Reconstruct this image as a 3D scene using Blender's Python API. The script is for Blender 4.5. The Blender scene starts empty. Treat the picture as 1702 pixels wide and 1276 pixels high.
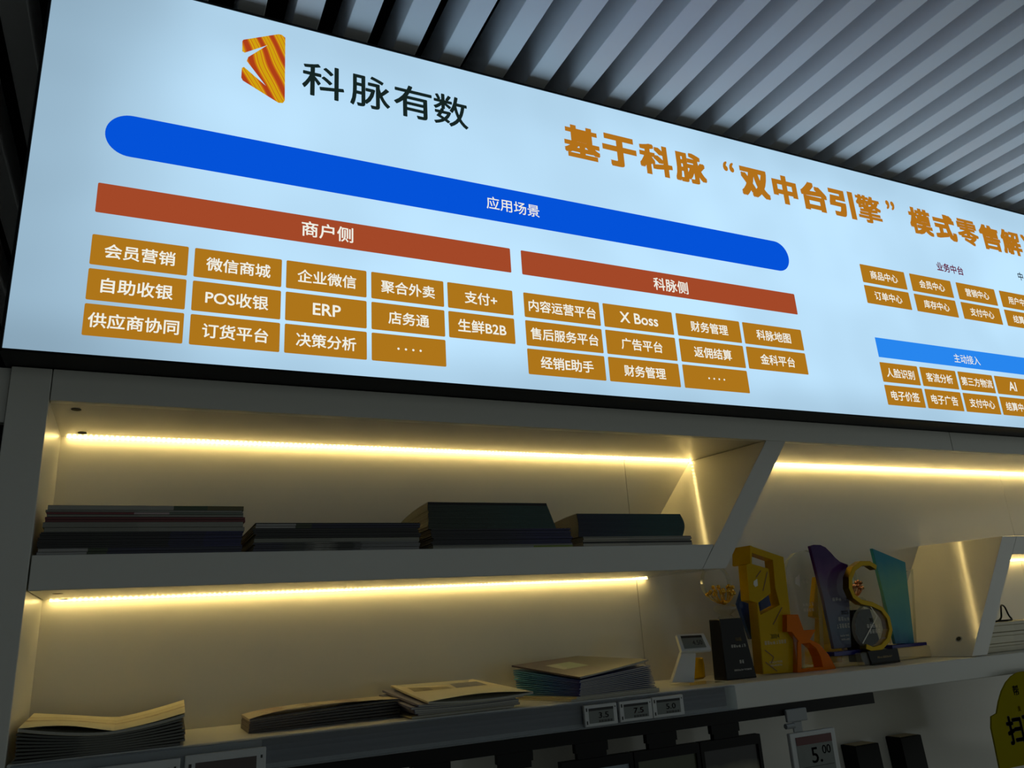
import bpy, bmesh, math, random
from mathutils import Vector, Matrix
random.seed(7)
SC = bpy.context.scene
COL = SC.collection

# ------------------------------------------------------------------ camera
FPX = 1297.69
ROWS = ((0.905599, -0.419901, -0.059778), (0.073018, 0.293185, -0.953263), (0.417802, 0.858910, 0.296168))
CAM = Vector((0.0, -1.4, 1.55))
cam = bpy.data.cameras.new('camera'); camo = bpy.data.objects.new('camera', cam); COL.objects.link(camo)
cam.sensor_width = 36.0; cam.lens = FPX / 1702 * 36.0; cam.clip_start = 0.02; cam.clip_end = 60
_r = [Vector(r).normalized() for r in ROWS]
camo.matrix_world = Matrix(((_r[0][0], -_r[1][0], -_r[2][0], CAM.x), (_r[0][1], -_r[1][1], -_r[2][1], CAM.y),
                            (_r[0][2], -_r[1][2], -_r[2][2], CAM.z), (0, 0, 0, 1)))
SC.camera = camo

# ------------------------------------------------------------------ world, added fill light, exposure
SC.view_settings.view_transform = 'Standard'
SC.view_settings.look = 'None'
SC.view_settings.exposure = 0.0
SC.view_settings.gamma = 1.0
SC.cycles.transparent_max_bounces = 24
w = bpy.data.worlds.new('World'); SC.world = w; w.use_nodes = True
w.node_tree.nodes['Background'].inputs['Color'].default_value = (0.9, 1.0, 0.95, 1)
w.node_tree.nodes['Background'].inputs['Strength'].default_value = 0.19


def area(name, loc, target, sx, sy, power, color):
    l = bpy.data.lights.new(name, 'AREA'); l.shape = 'RECTANGLE'; l.size = sx; l.size_y = sy; l.energy = power; l.color = color
    o = bpy.data.objects.new(name, l); COL.objects.link(o); o.location = loc
    o.rotation_euler = (Vector(target) - Vector(loc)).to_track_quat('-Z', 'Y').to_euler()
    return o


# unseen fill lamp added at the right to brighten slats and cabinet fronts
area('fill_light', (8.0, -2.6, 1.3), (1.3, 0.0, 2.1), 3.0, 2.2, 7.0, (0.95, 1.0, 0.90))


# ------------------------------------------------------------------ geometry helpers
def ray(px, py):
    c = ((px - 851) / FPX, (py - 638) / FPX, 1.0)
    return Vector([sum(_r[k][i] * c[k] for k in range(3)) for i in range(3)])


def at(px, py, Y):
    """point of the photograph on the vertical plane at depth Y"""
    d = ray(px, py)
    return CAM + d * ((Y - CAM.y) / d.y)


def on_shelf(px, py, Z=1.407):
    d = ray(px, py)
    return CAM + d * ((Z - CAM.z) / d.z)


def link(name, me, mat=None, parent=None):
    o = bpy.data.objects.new(name, me); COL.objects.link(o)
    if mat is not None and not me.materials:
        me.materials.append(mat)
    if parent is not None:
        o.parent = parent
    return o


def obj(name, bm, mat, parent=None, smooth=False, bevel=0.0):
    me = bpy.data.meshes.new(name)
    bmesh.ops.recalc_face_normals(bm, faces=bm.faces)
    off = origin_of(parent) if parent is not None else Vector((0, 0, 0))
    if off.length:
        bmesh.ops.translate(bm, verts=bm.verts, vec=-off)
    bm.to_mesh(me); bm.free()
    if smooth:
        for p in me.polygons: p.use_smooth = True
    o = link(name, me, mat, parent)
    if bevel:
        m = o.modifiers.new('bevel', 'BEVEL'); m.width = bevel; m.segments = 2; m.limit_method = 'ANGLE'; m.angle_limit = 0.7
    return o


def edges(o, flat=0.8):
    """polished cut edges of an acrylic sheet look brighter than its faces"""
    o.data.materials.append(M['acrylic_edge'])
    for p in o.data.polygons:
        if abs(p.normal.y) < flat: p.material_index = 1
    return o


def origin_of(o):
    v = Vector((0, 0, 0))
    while o is not None:
        v += Vector(o.location); o = o.parent
    return v


def thing(name, label, cat, loc=(0, 0, 0), group=None):
    o = bpy.data.objects.new(name, None); COL.objects.link(o); o.location = loc; o.empty_display_size = 0.05
    o['label'] = label; o['category'] = cat
    if group: o['group'] = group
    return o


def tag(o, label, cat, group=None):
    o['label'] = label; o['category'] = cat
    if group: o['group'] = group
    return o


def struct(o):
    o['kind'] = 'structure'
    return o


def box(bm, x0, x1, y0, y1, z0, z1):
    v = [bm.verts.new(p) for p in ((x0, y0, z0), (x1, y0, z0), (x1, y1, z0), (x0, y1, z0), (x0, y0, z1), (x1, y0, z1), (x1, y1, z1), (x0, y1, z1))]
    for f in ((0, 3, 2, 1), (4, 5, 6, 7), (0, 1, 5, 4), (1, 2, 6, 5), (2, 3, 7, 6), (3, 0, 4, 7)):
        bm.faces.new([v[i] for i in f])
    return bm


def B(*a):
    return box(bmesh.new(), *a)


def solid(pts, depth, holes=()):
    """closed solid: outline loops + extruded copy + walls"""
    bm = bmesh.new()
    d = Vector(depth)
    loops = [[Vector(p) for p in pts]] + [[Vector(p) for p in h] for h in holes]
    for off in (Vector((0, 0, 0)), d):
        es = []
        for lp in loops:
            vs = [bm.verts.new(p + off) for p in lp]
            es += [bm.edges.new((vs[i], vs[(i + 1) % len(vs)])) for i in range(len(vs))]
        bmesh.ops.triangle_fill(bm, use_beauty=True, use_dissolve=False, edges=es)
    bm.verts.ensure_lookup_table()
    n = sum(len(lp) for lp in loops); base = 0
    vv = list(bm.verts)
    for lp in loops:
        k = len(lp)
        for i in range(k):
            a, b = base + i, base + (i + 1) % k
            bm.faces.new((vv[a], vv[b], vv[n + b], vv[n + a]))
        base += k
    return bm


def hull8(front, back):
    """solid between a front outline and a back outline of the same length"""
    bm = bmesh.new()
    a = [bm.verts.new(p) for p in front]; b = [bm.verts.new(p) for p in back]; n = len(a)
    bm.faces.new(a[::-1]); bm.faces.new(b)
    for i in range(n): bm.faces.new((a[i], a[(i + 1) % n], b[(i + 1) % n], b[i]))
    return bm


def xz(pts, y):
    return [Vector((x, y, z)) for x, z in pts]


def traced(pts, Y, floor=None):
    out = []
    for p in pts:
        v = at(p[0], p[1], Y)
        if floor is not None and v.z < floor: v.z = floor
        out.append(v)
    return out


def lathe(bm, prof, c, seg=20, axis='Z'):
    rings = []
    for r, h in prof:
        ring = []
        for i in range(seg):
            a = 2 * math.pi * i / seg
            if axis == 'Z': p = (c[0] + r * math.cos(a), c[1] + r * math.sin(a), c[2] + h)
            elif axis == 'Y': p = (c[0] + r * math.cos(a), c[1] + h, c[2] + r * math.sin(a))
            else: p = (c[0] + h, c[1] + r * math.cos(a), c[2] + r * math.sin(a))
            ring.append(bm.verts.new(p))
        rings.append(ring)
    for a, b in zip(rings, rings[1:]):
        for i in range(seg):
            bm.faces.new((a[i], a[(i + 1) % seg], b[(i + 1) % seg], b[i]))
    bm.faces.new(rings[0]); bm.faces.new(rings[-1])
    return bm


def tube(bm, pts, r, seg=8):
    pts = [Vector(p) for p in pts]; rings = []
    for i, p in enumerate(pts):
        t = (pts[min(i + 1, len(pts) - 1)] - pts[max(i - 1, 0)]).normalized()
        u = t.cross(Vector((0.31, 0.2, 0.93)))
        if u.length < 1e-3: u = t.cross(Vector((1, 0, 0)))
        u.normalize(); v = t.cross(u)
        rings.append([bm.verts.new(p + (u * math.cos(2 * math.pi * k / seg) + v * math.sin(2 * math.pi * k / seg)) * r) for k in range(seg)])
    for a, b in zip(rings, rings[1:]):
        for i in range(seg):
            bm.faces.new((a[i], a[(i + 1) % seg], b[(i + 1) % seg], b[i]))
    bm.faces.new(rings[0]); bm.faces.new(rings[-1])
    return bm


def ball(bm, c, r, seg=10):
    bmesh.ops.create_uvsphere(bm, u_segments=seg, v_segments=max(6, seg // 2 + 1), radius=r, matrix=Matrix.Translation(c))
    return bm


def sheet(bm, C4, t, warp=None, nx=12, ny=5):
    """slab over four base corners (near-left, near-right, far-right, far-left), thickness t, warp(u, v) lifts it"""
    C = [Vector(c) for c in C4]; g = []
    for k in (0, 1):
        lay = []
        for j in range(ny + 1):
            row = []
            for i in range(nx + 1):
                u, v = i / nx, j / ny
                p = C[0] * (1 - u) * (1 - v) + C[1] * u * (1 - v) + C[2] * u * v + C[3] * (1 - u) * v
                z = (warp(u, v) if warp else 0) + k * t
                row.append(bm.verts.new((p.x, p.y, p.z + z)))
            lay.append(row)
        g.append(lay)
    for j in range(ny):
        for i in range(nx):
            a = g[0]; bm.faces.new((a[j][i], a[j + 1][i], a[j + 1][i + 1], a[j][i + 1]))
            a = g[1]; bm.faces.new((a[j][i], a[j][i + 1], a[j + 1][i + 1], a[j + 1][i]))
    for i in range(nx):
        for j, s in ((0, 1), (ny, -1)):
            q = [g[0][j][i], g[0][j][i + 1], g[1][j][i + 1], g[1][j][i]]
            bm.faces.new(q if s > 0 else q[::-1])
    for j in range(ny):
        for i, s in ((0, -1), (nx, 1)):
            q = [g[0][j][i], g[0][j + 1][i], g[1][j + 1][i], g[1][j][i]]
            bm.faces.new(q if s > 0 else q[::-1])
    return bm


# ------------------------------------------------------------------ materials
def lin(c):
    def f(v):
        v /= 255.0
        return v / 12.92 if v <= 0.04045 else ((v + 0.055) / 1.055) ** 2.4
    return (f(c[0]), f(c[1]), f(c[2]), 1.0)


def base(name):
    m = bpy.data.materials.new(name); m.use_nodes = True
    nt = m.node_tree
    return m, nt, nt.nodes['Principled BSDF']


def paint(name, rgb, rough=0.5, metal=0.0, var=0.06, scale=14.0, spec=0.5, bump=0.0):
    m, nt, p = base(name)
    tc = nt.nodes.new('ShaderNodeTexCoord'); nz = nt.nodes.new('ShaderNodeTexNoise'); nz.inputs['Scale'].default_value = scale
    nz.inputs['Detail'].default_value = 3
    nt.links.new(tc.outputs['Object'], nz.inputs['Vector'])
    mx = nt.nodes.new('ShaderNodeMix'); mx.data_type = 'RGBA'
    c = lin(rgb)
    mx.inputs[6].default_value = tuple(min(1, v * (1 - var)) for v in c[:3]) + (1,)
    mx.inputs[7].default_value = tuple(min(1, v * (1 + var)) for v in c[:3]) + (1,)
    nt.links.new(nz.outputs['Fac'], mx.inputs[0]); nt.links.new(mx.outputs[2], p.inputs['Base Color'])
    p.inputs['Roughness'].default_value = rough; p.inputs['Metallic'].default_value = metal; p.inputs['Specular IOR Level'].default_value = spec
    if bump:
        b = nt.nodes.new('ShaderNodeBump'); b.inputs['Strength'].default_value = bump; b.inputs['Distance'].default_value = 0.002
        nt.links.new(nz.outputs['Fac'], b.inputs['Height']); nt.links.new(b.outputs['Normal'], p.inputs['Normal'])
    return m


def glow(name, rgb, k=1.0):
    m = bpy.data.materials.new(name); m.use_nodes = True; nt = m.node_tree; nt.nodes.clear()
    o = nt.nodes.new('ShaderNodeOutputMaterial'); e = nt.nodes.new('ShaderNodeEmission')
    e.inputs['Color'].default_value = lin(rgb); e.inputs['Strength'].default_value = k
    nt.links.new(e.outputs[0], o.inputs[0])
    return m


def ramp(nt, stops, interp='LINEAR'):
    r = nt.nodes.new('ShaderNodeValToRGB'); r.color_ramp.interpolation = interp
    el = r.color_ramp.elements
    while len(el) > 1: el.remove(el[-1])
    el[0].position = stops[0][0]; el[0].color = lin(stops[0][1])
    for pos, c in stops[1:]:
        e = el.new(pos); e.color = lin(c)
    return r


def printed(name, stops, rough=0.35, axis=0, interp='CONSTANT', noise=0.0, scale=6.0):
    """printed paper: flat colours along one direction of the sheet"""
    m, nt, p = base(name)
    tc = nt.nodes.new('ShaderNodeTexCoord'); sp = nt.nodes.new('ShaderNodeSeparateXYZ')
    nt.links.new(tc.outputs['Generated'], sp.inputs[0]); src = sp.outputs[axis]
    if noise:
        nz = nt.nodes.new('ShaderNodeTexNoise'); nz.inputs['Scale'].default_value = scale
        nt.links.new(tc.outputs['Generated'], nz.inputs['Vector'])
        ma = nt.nodes.new('ShaderNodeMath'); ma.operation = 'MULTIPLY_ADD'; ma.inputs[1].default_value = noise
        nt.links.new(nz.outputs['Fac'], ma.inputs[0]); nt.links.new(src, ma.inputs[2]); src = ma.outputs[0]
    r = ramp(nt, stops, interp); nt.links.new(src, r.inputs[0]); nt.links.new(r.outputs[0], p.inputs['Base Color'])
    p.inputs['Roughness'].default_value = rough
    return m


def acrylic(name, rgb, dens=0.5, rough=0.03, stops=None, axis=2, ior=1.36):
    """clear or tinted acrylic: tinted see-through body with a fresnel sheen"""
    m = bpy.data.materials.new(name); m.use_nodes = True; nt = m.node_tree; nt.nodes.clear()
    out = nt.nodes.new('ShaderNodeOutputMaterial'); tr = nt.nodes.new('ShaderNodeBsdfTransparent'); gl = nt.nodes.new('ShaderNodeBsdfGlossy')
    df = nt.nodes.new('ShaderNodeBsdfPrincipled'); df.inputs['Roughness'].default_value = 0.4; df.inputs['Specular IOR Level'].default_value = 0.0
    gl.inputs['Roughness'].default_value = rough
    fr = nt.nodes.new('ShaderNodeFresnel'); fr.inputs['IOR'].default_value = ior
    m1 = nt.nodes.new('ShaderNodeMixShader'); m2 = nt.nodes.new('ShaderNodeMixShader')
    m1.inputs[0].default_value = dens
    c = lin(rgb)
    tr.inputs['Color'].default_value = tuple(0.2 + 0.8 * v for v in c[:3]) + (1,)
    df.inputs['Base Color'].default_value = c
    if stops:
        tc = nt.nodes.new('ShaderNodeTexCoord'); sp = nt.nodes.new('ShaderNodeSeparateXYZ'); nt.links.new(tc.outputs['Generated'], sp.inputs[0])
        nz = nt.nodes.new('ShaderNodeTexNoise'); nz.inputs['Scale'].default_value = 2.2; nt.links.new(tc.outputs['Generated'], nz.inputs['Vector'])
        ma = nt.nodes.new('ShaderNodeMath'); ma.operation = 'MULTIPLY_ADD'; ma.inputs[1].default_value = 0.25
        nt.links.new(nz.outputs['Fac'], ma.inputs[0]); nt.links.new(sp.outputs[axis], ma.inputs[2])
        r = ramp(nt, stops); nt.links.new(ma.outputs[0], r.inputs[0]); nt.links.new(r.outputs[0], df.inputs['Base Color'])
        nt.links.new(r.outputs[0], tr.inputs['Color'])
    nt.links.new(tr.outputs[0], m1.inputs[1]); nt.links.new(df.outputs[0], m1.inputs[2])
    ge = nt.nodes.new('ShaderNodeNewGeometry'); sb = nt.nodes.new('ShaderNodeMath'); sb.operation = 'SUBTRACT'; sb.inputs[0].default_value = 1.0
    nt.links.new(ge.outputs['Backfacing'], sb.inputs[1])
    ml = nt.nodes.new('ShaderNodeMath'); ml.operation = 'MULTIPLY'; nt.links.new(sb.outputs[0], ml.inputs[0]); nt.links.new(fr.outputs[0], ml.inputs[1])
    nt.links.new(ml.outputs[0], m2.inputs[0]); nt.links.new(m1.outputs[0], m2.inputs[1]); nt.links.new(gl.outputs[0], m2.inputs[2])
    nt.links.new(m2.outputs[0], out.inputs[0])
    return m


M = {}
M['lacquer'] = paint('white_lacquer', (214, 212, 204), rough=0.10, var=0.015, scale=3)
M['front'] = paint('white_front_lacquer', (214, 214, 207), rough=0.30, var=0.015, scale=3)
M['seam'] = paint('dark_joint', (40, 36, 30), rough=0.8)
M['wall'] = paint('wall_paint', (205, 200, 190), rough=0.6, var=0.03, scale=5)
M['dark_wall'] = paint('dark_wall_paint', (30, 31, 32), rough=0.8)
M['ceil'] = paint('black_ceiling', (16, 16, 17), rough=0.9)
M['slat'] = paint('grey_slat', (246, 247, 249), rough=0.36, var=0.04, scale=9)
M['floor'] = paint('floor_tile', (150, 148, 142), rough=0.4)
M['black'] = paint('black_metal', (7, 7, 8), rough=0.5, spec=0.2)
M['gloss_black'] = paint('black_crystal', (6, 6, 7), rough=0.08, spec=0.25)
M['gold'] = paint('gold_metal', (142, 116, 26), rough=0.3, metal=1.0)
M['copper'] = paint('copper_metal', (200, 140, 105), rough=0.2, metal=1.0)
M['tag_white'] = paint('tag_plastic', (200, 203, 203), rough=0.4)
M['grey_plastic'] = paint('grey_plastic', (150, 155, 158), rough=0.4)
M['screen'] = paint('paper_screen', (110, 116, 112), rough=0.3, var=0.12, scale=40)
M['screen_dark'] = paint('dark_screen', (52, 30, 24), rough=0.25)
M['ink'] = paint('black_ink', (18, 18, 20), rough=0.5)
M['red_ink'] = paint('red_ink', (140, 24, 30), rough=0.5)
M['white_ink'] = paint('white_print', (225, 222, 210), rough=0.5)
M['gold_ink'] = paint('gold_print', (190, 160, 90), rough=0.4)
M['pages'] = paint('paper_pages', (172, 170, 158), rough=0.7, var=0.15, scale=260)
M['yellow'] = paint('yellow_board', (150, 138, 0), rough=0.8, spec=0.05)
M['rail'] = acrylic('clear_rail', (215, 220, 225), dens=0.12, rough=0.1)
M['rail_shade'] = printed('rail_shaded_strip', [(0.0, (104, 106, 110)), (0.18, (92, 93, 102)), (0.34, (100, 101, 108)), (0.5, (72, 74, 86)), (0.62, (80, 81, 92)), (0.72, (40, 42, 54)), (0.86, (28, 30, 42))], axis=2)  # strip lines, with the rail's dark-to-grey shading put into their colour
M['clear'] = acrylic('clear_acrylic', (246, 248, 244), dens=0.03, ior=1.5)
M['acrylic_edge'] = acrylic('acrylic_edge', (225, 226, 210), dens=0.38, ior=1.5)
M['bright_gold'] = paint('bright_gold_metal', (226, 178, 66), rough=0.16, metal=1.0)
M['crystal'] = acrylic('clear_crystal', (244, 242, 230), dens=0.10, ior=1.5)
M['amber'] = acrylic('amber_acrylic', (212, 172, 0), dens=0.86, ior=1.22)
M['orange'] = acrylic('orange_acrylic', (222, 112, 0), dens=0.92, ior=1.22)
M['teal'] = acrylic('teal_acrylic', (40, 150, 165), dens=0.75, stops=[(0.05, (22, 70, 140)), (0.3, (90, 175, 185)), (0.7, (130, 200, 170)), (1.0, (60, 165, 185))])
M['purple'] = acrylic('purple_acrylic', (70, 60, 110), dens=0.78, stops=[(0.0, (92, 80, 108)), (0.3, (110, 124, 142)), (0.70, (132, 122, 140)), (0.84, (104, 62, 122)), (1.0, (66, 28, 100))])
M['blue'] = acrylic('blue_acrylic', (50, 80, 150), dens=0.75)
M['deep_blue'] = paint('deep_blue_base', (22, 24, 110), rough=0.15)


def sign_face():
    m = bpy.data.materials.new('backlit_fabric'); m.use_nodes = True; nt = m.node_tree; nt.nodes.clear()
    o = nt.nodes.new('ShaderNodeOutputMaterial'); e = nt.nodes.new('ShaderNodeEmission')
    tc = nt.nodes.new('ShaderNodeTexCoord'); sp = nt.nodes.new('ShaderNodeSeparateXYZ'); nt.links.new(tc.outputs['Object'], sp.inputs[0])

    def mr(src, a, b, c, d):
        n = nt.nodes.new('ShaderNodeMapRange'); n.interpolation_type = 'SMOOTHSTEP'
        for k, v in enumerate((a, b, c, d)): n.inputs[k + 1].default_value = v
        nt.links.new(src, n.inputs[0]); return n.outputs[0]

    def mul(a, b):
        n = nt.nodes.new('ShaderNodeMath'); n.operation = 'MULTIPLY'; nt.links.new(a, n.inputs[0]); nt.links.new(b, n.inputs[1]); return n.outputs[0]
    # the LED array behind the fabric stops short of the frame, so the box dims towards its edges
    f = mul(mul(mr(sp.outputs[0], 0.0, 0.36, 0.62, 1.0), mr(sp.outputs[2], 0.0, 0.10, 0.80, 1.0)), mr(sp.outputs[2], 0.733, 0.58, 0.86, 1.0))
    nz = nt.nodes.new('ShaderNodeTexNoise'); nz.inputs['Scale'].default_value = 2.5; nt.links.new(tc.outputs['Object'], nz.inputs['Vector'])
    f = mul(f, mr(nz.outputs['Fac'], 0.3, 0.7, 0.90, 1.04))
    e.inputs['Color'].default_value = lin((191, 229, 255)); nt.links.new(f, e.inputs['Strength'])
    nt.links.new(e.outputs[0], o.inputs[0])
    return m


M['sign_face'] = sign_face()
M['s_blue'] = glow('sign_blue', (4, 82, 216))
M['s_sky'] = glow('sign_sky_blue', (40, 134, 238))
M['s_red'] = glow('sign_brick_red', (163, 72, 40))
M['s_amber'] = glow('sign_amber', (173, 117, 26))
M['s_white'] = glow('sign_white', (240, 240, 228))
M['s_dark'] = glow('sign_charcoal', (22, 36, 34))
M['s_maroon'] = glow('sign_maroon', (100, 28, 60))
M['s_head'] = glow('sign_headline', (176, 112, 26))


def emblem_mat():
    m = bpy.data.materials.new('emblem_stripes'); m.use_nodes = True; nt = m.node_tree; nt.nodes.clear()
    o = nt.nodes.new('ShaderNodeOutputMaterial'); e = nt.nodes.new('ShaderNodeEmission')
    tc = nt.nodes.new('ShaderNodeTexCoord'); mp = nt.nodes.new('ShaderNodeMapping'); mp.inputs['Rotation'].default_value = (0, math.radians(28), 0)
    wv = nt.nodes.new('ShaderNodeTexWave'); wv.bands_direction = 'X'; wv.inputs['Scale'].default_value = 10; wv.inputs['Distortion'].default_value = 5.0
    wv.inputs['Detail'].default_value = 1.0; wv.inputs['Detail Scale'].default_value = 0.7
    nt.links.new(tc.outputs['Object'], mp.inputs[0]); nt.links.new(mp.outputs[0], wv.inputs[0])
    r = ramp(nt, [(0.0, (172, 62, 24)), (0.16, (190, 92, 20)), (0.34, (204, 132, 20)), (0.52, (214, 170, 16)), (0.74, (196, 112, 22)), (0.88, (206, 160, 14))], 'CONSTANT')
    nt.links.new(wv.outputs['Fac'], r.inputs[0]); nt.links.new(r.outputs[0], e.inputs[0]); nt.links.new(e.outputs[0], o.inputs[0])
    return m


def led_mat(k):
    m = bpy.data.materials.new('led_tape'); m.use_nodes = True; nt = m.node_tree; nt.nodes.clear()
    o = nt.nodes.new('ShaderNodeOutputMaterial'); e = nt.nodes.new('ShaderNodeEmission')
    tc = nt.nodes.new('ShaderNodeTexCoord'); sp = nt.nodes.new('ShaderNodeSeparateXYZ'); nt.links.new(tc.outputs['Object'], sp.inputs[0])
    a = nt.nodes.new('ShaderNodeMath'); a.operation = 'MULTIPLY'; a.inputs[1].default_value = 2 * math.pi * 110; nt.links.new(sp.outputs[0], a.inputs[0])
    s = nt.nodes.new('ShaderNodeMath'); s.operation = 'SINE'; nt.links.new(a.outputs[0], s.inputs[0])
    r = nt.nodes.new('ShaderNodeMapRange'); r.inputs[1].default_value = -0.4; r.inputs[2].default_value = 0.6; r.inputs[3].default_value = k * 0.35; r.inputs[4].default_value = k * 1.5
    nt.links.new(s.outputs[0], r.inputs[0]); nt.links.new(r.outputs[0], e.inputs['Strength'])
    e.inputs['Color'].default_value = (1.0, 0.73, 0.26, 1)
    nt.links.new(e.outputs[0], o.inputs[0])
    return m


LED_K = 17.0
M['led'] = led_mat(LED_K); M['led_bright'] = led_mat(LED_K * 1.35)

# ------------------------------------------------------------------ lettering
_fc = {}


def glyphs(text, bold):
    key = (text, bold)
    if key in _fc: return _fc[key]
    cu = bpy.data.curves.new('t', 'FONT'); cu.body = text; cu.size = 1.0; cu.offset = bold; cu.resolution_u = 3
    o = bpy.data.objects.new('t', cu); COL.objects.link(o)
    dg = bpy.context.evaluated_depsgraph_get(); dg.update()
    me = bpy.data.meshes.new_from_object(o.evaluated_get(dg))
    vs = [tuple(v.co) for v in me.vertices]; fs = [tuple(p.vertices) for p in me.polygons]
    bpy.data.objects.remove(o); bpy.data.curves.remove(cu); bpy.data.meshes.remove(me)
    _fc[key] = (vs, fs)
    return _fc[key]


DIRS = [(math.cos(k * math.pi / 4), math.sin(k * math.pi / 4)) for k in range(8)]


def stamp(bm, text, put, bold, dirs=None):
    """write glyph faces; bold strokes are the same outline laid down again a little to each side"""
    vs, fs = glyphs(text, 0.0)
    for dx, dy in ([(0, 0)] + ([(c * bold, s * bold) for c, s in (dirs or DIRS)] if bold else [])):
        bv = [bm.verts.new(put(v[0] + dx, v[1] + dy)) for v in vs]
        for q in fs:
            try: bm.faces.new([bv[i] for i in q])
            except ValueError: pass
    return vs


def letters(name, text, x0, x1, zc, mat, parent, Y, bold=0.012, h=None, frame=None):
    """flat lettering fitted between x0 and x1 (and to height h); frame(a, b) maps plane coordinates to space"""
    vs, fs = glyphs(text, 0.0)
    mnx = min(v[0] for v in vs); mxx = max(v[0] for v in vs); mny = min(v[1] for v in vs); mxy = max(v[1] for v in vs)
    s = (x1 - x0) / (mxx - mnx); sy = s if h is None else h / (mxy - mny)
    bm = bmesh.new(); f = frame or (lambda a, b: Vector((a, Y, b)))
    stamp(bm, text, lambda a, b: f(x0 + (a - mnx) * s, zc + (b - (mny + mxy) / 2) * sy), bold)
    return obj(name, bm, mat, parent)


# ------------------------------------------------------------------ the setting
struct(obj('floor', B(-4, 6, -4.5, 3.2, -0.05, 0.0), M['floor']))
struct(obj('ceiling', B(-4, 6, -4.5, 3.2, 3.15, 3.2), M['ceil']))
struct(obj('wall_back', B(-0.2, 3.4, 0.262, 0.30, 0.0, 2.0), M['wall']))
struct(obj('added_wall_left', B(-1.6, -1.5, -4.5, 3.2, 0.0, 3.15), M['dark_wall']))  # unseen dark wall, added to hold back room light from the left
struct(obj('wall_far', B(-4, 6, 3.1, 3.2, 0.0, 3.15), M['dark_wall']))

# ceiling slats run from the room in over the sign
first = True; proto = None
for k in range(-12, 30):
    xr = 0.3655 + 0.1065 * k
    if proto is None:
        proto = obj('ceiling_slat', B(-0.026, 0.026, -1.9, 2.3, 0.0, 0.105), M['slat'], bevel=0.0015)
        o = proto
    else:
        o = proto.copy(); COL.objects.link(o)
    o.location = (xr - 0.026, 0, 2.762)
    o['kind'] = 'thing'; tag(o, 'grey metal ceiling slat running across the ceiling above the lit sign', 'ceiling slat', 'ceiling slats above the sign')

# ------------------------------------------------------------------ cabinet
XL, XI, YB, ZT, ZM1, ZM0, ZL1, ZL0, XR = -0.205, -0.148, 0.254, 1.942, 1.697, 1.644, 1.407, 1.357, 3.3
cab = thing('display_cabinet', 'white built-in display shelving with slanted divider and warm lit niches under the sign', 'display cabinet', (1.4, 0.1, 0))
obj('side_panel', B(XL, XI, 0.0, 0.258, 0.0, 1.995), M['front'], cab, bevel=0.0012)
obj('header_panel', B(XI + 0.0012, 2.0255, 0.0, 0.018, ZT, 1.995), M['front'], cab, bevel=0.001)
obj('header_panel', B(2.0275, XR, 0.0, 0.018, ZT, 1.995), M['front'], cab, bevel=0.001)
tp = obj('top_panel', B(XI, XR, 0.0185, 0.258, ZT + 0.001, ZT + 0.02), M['lacquer'], cab)
bm = bmesh.new()
for x, y in ((-0.112, 0.05), (-0.111, 0.215)):
    lathe(bm, [(0.0075, 0), (0.0075, 0.001)], (x, y, ZT - 0.0004), 18)
obj('screw_hole', bm, M['seam'], tp)
for a, b in ((XI, 1.1085), (1.1100, 2.6), (2.6015, XR)):
    obj('back_panel', B(a, b, YB, 0.2615, 0.9, ZT + 0.001), M['lacquer'], cab)
SKW = 0.037
ms = obj('middle_shelf', hull8(xz([(XI + 0.002, ZM1), (1.1525, ZM1), (1.1115, ZM0), (XI + 0.002, ZM0)], 0.0), xz([(XI + 0.002, ZM1), (1.1525 - SKW, ZM1), (1.1115 - SKW, ZM0), (XI + 0.002, ZM0)], YB - 0.0005)), M['front'], cab, bevel=0.0012)
bm = bmesh.new()
for x, y in ((-0.112, 0.08), (-0.112, 0.235)):
    lathe(bm, [(0.0075, 0), (0.0075, 0.001)], (x, y, ZM0 - 0.0004), 18)
obj('screw_hole', bm, M['seam'], ms)
obj('slanted_divider', solid(xz([(1.353, ZT), (1.414, ZT), (1.1765, ZM0), (1.1120, ZM0)], 0.0), (-SKW, YB - 0.0005, 0)), M['lacquer'], cab, bevel=0.0012)
obj('lower_shelf', B(XI + 0.002, XR, 0.0, YB - 0.0005, ZL0, ZL1), M['front'], cab, bevel=0.002)


def led(x0, x1, z, y, parent, mat='led'):
    """LED tape under the panel, close in front of the back wall"""
    return obj('led_strip', B(x0, x1, y - 0.0105, y - 0.0045, z - 0.0022, z - 0.0003), M[mat], parent)


led(XI + 0.010, 1.313, ZT, YB - 0.0008, cab)
led(1.372, XR - 0.05, ZT, YB - 0.0008, cab, 'led_bright')
led(XI + 0.012, 1.135, ZM0 - 0.0005, YB - 0.0008, cab)

cub = thing('slanted_cubby', 'white slanted open cubby on the lower shelf, right of the trophies', 'cubby', (2.3, 0.1, ZL1))
cl = obj('side_panel', solid(xz([(1.932, ZL1 + 0.001), (2.167, 1.708), (2.228, 1.708), (1.992, ZL1 + 0.001)], 0.012), (-0.035, YB - 0.0135, 0)), M['lacquer'], cub, bevel=0.0012)
obj('top_panel', solid(xz([(2.1885, 1.658), (2.2285, 1.708), (3.2, 1.708), (3.2, 1.658)], 0.012), (0, YB - 0.0135, 0)), M['lacquer'], cub, bevel=0.0012)
obj('side_panel', B(3.14, 3.2, 0.012, YB - 0.0015, ZL1 + 0.001, 1.657), M['lacquer'], cub)
led(2.2, 3.13, 1.6575, YB - 0.002, cub)
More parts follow.
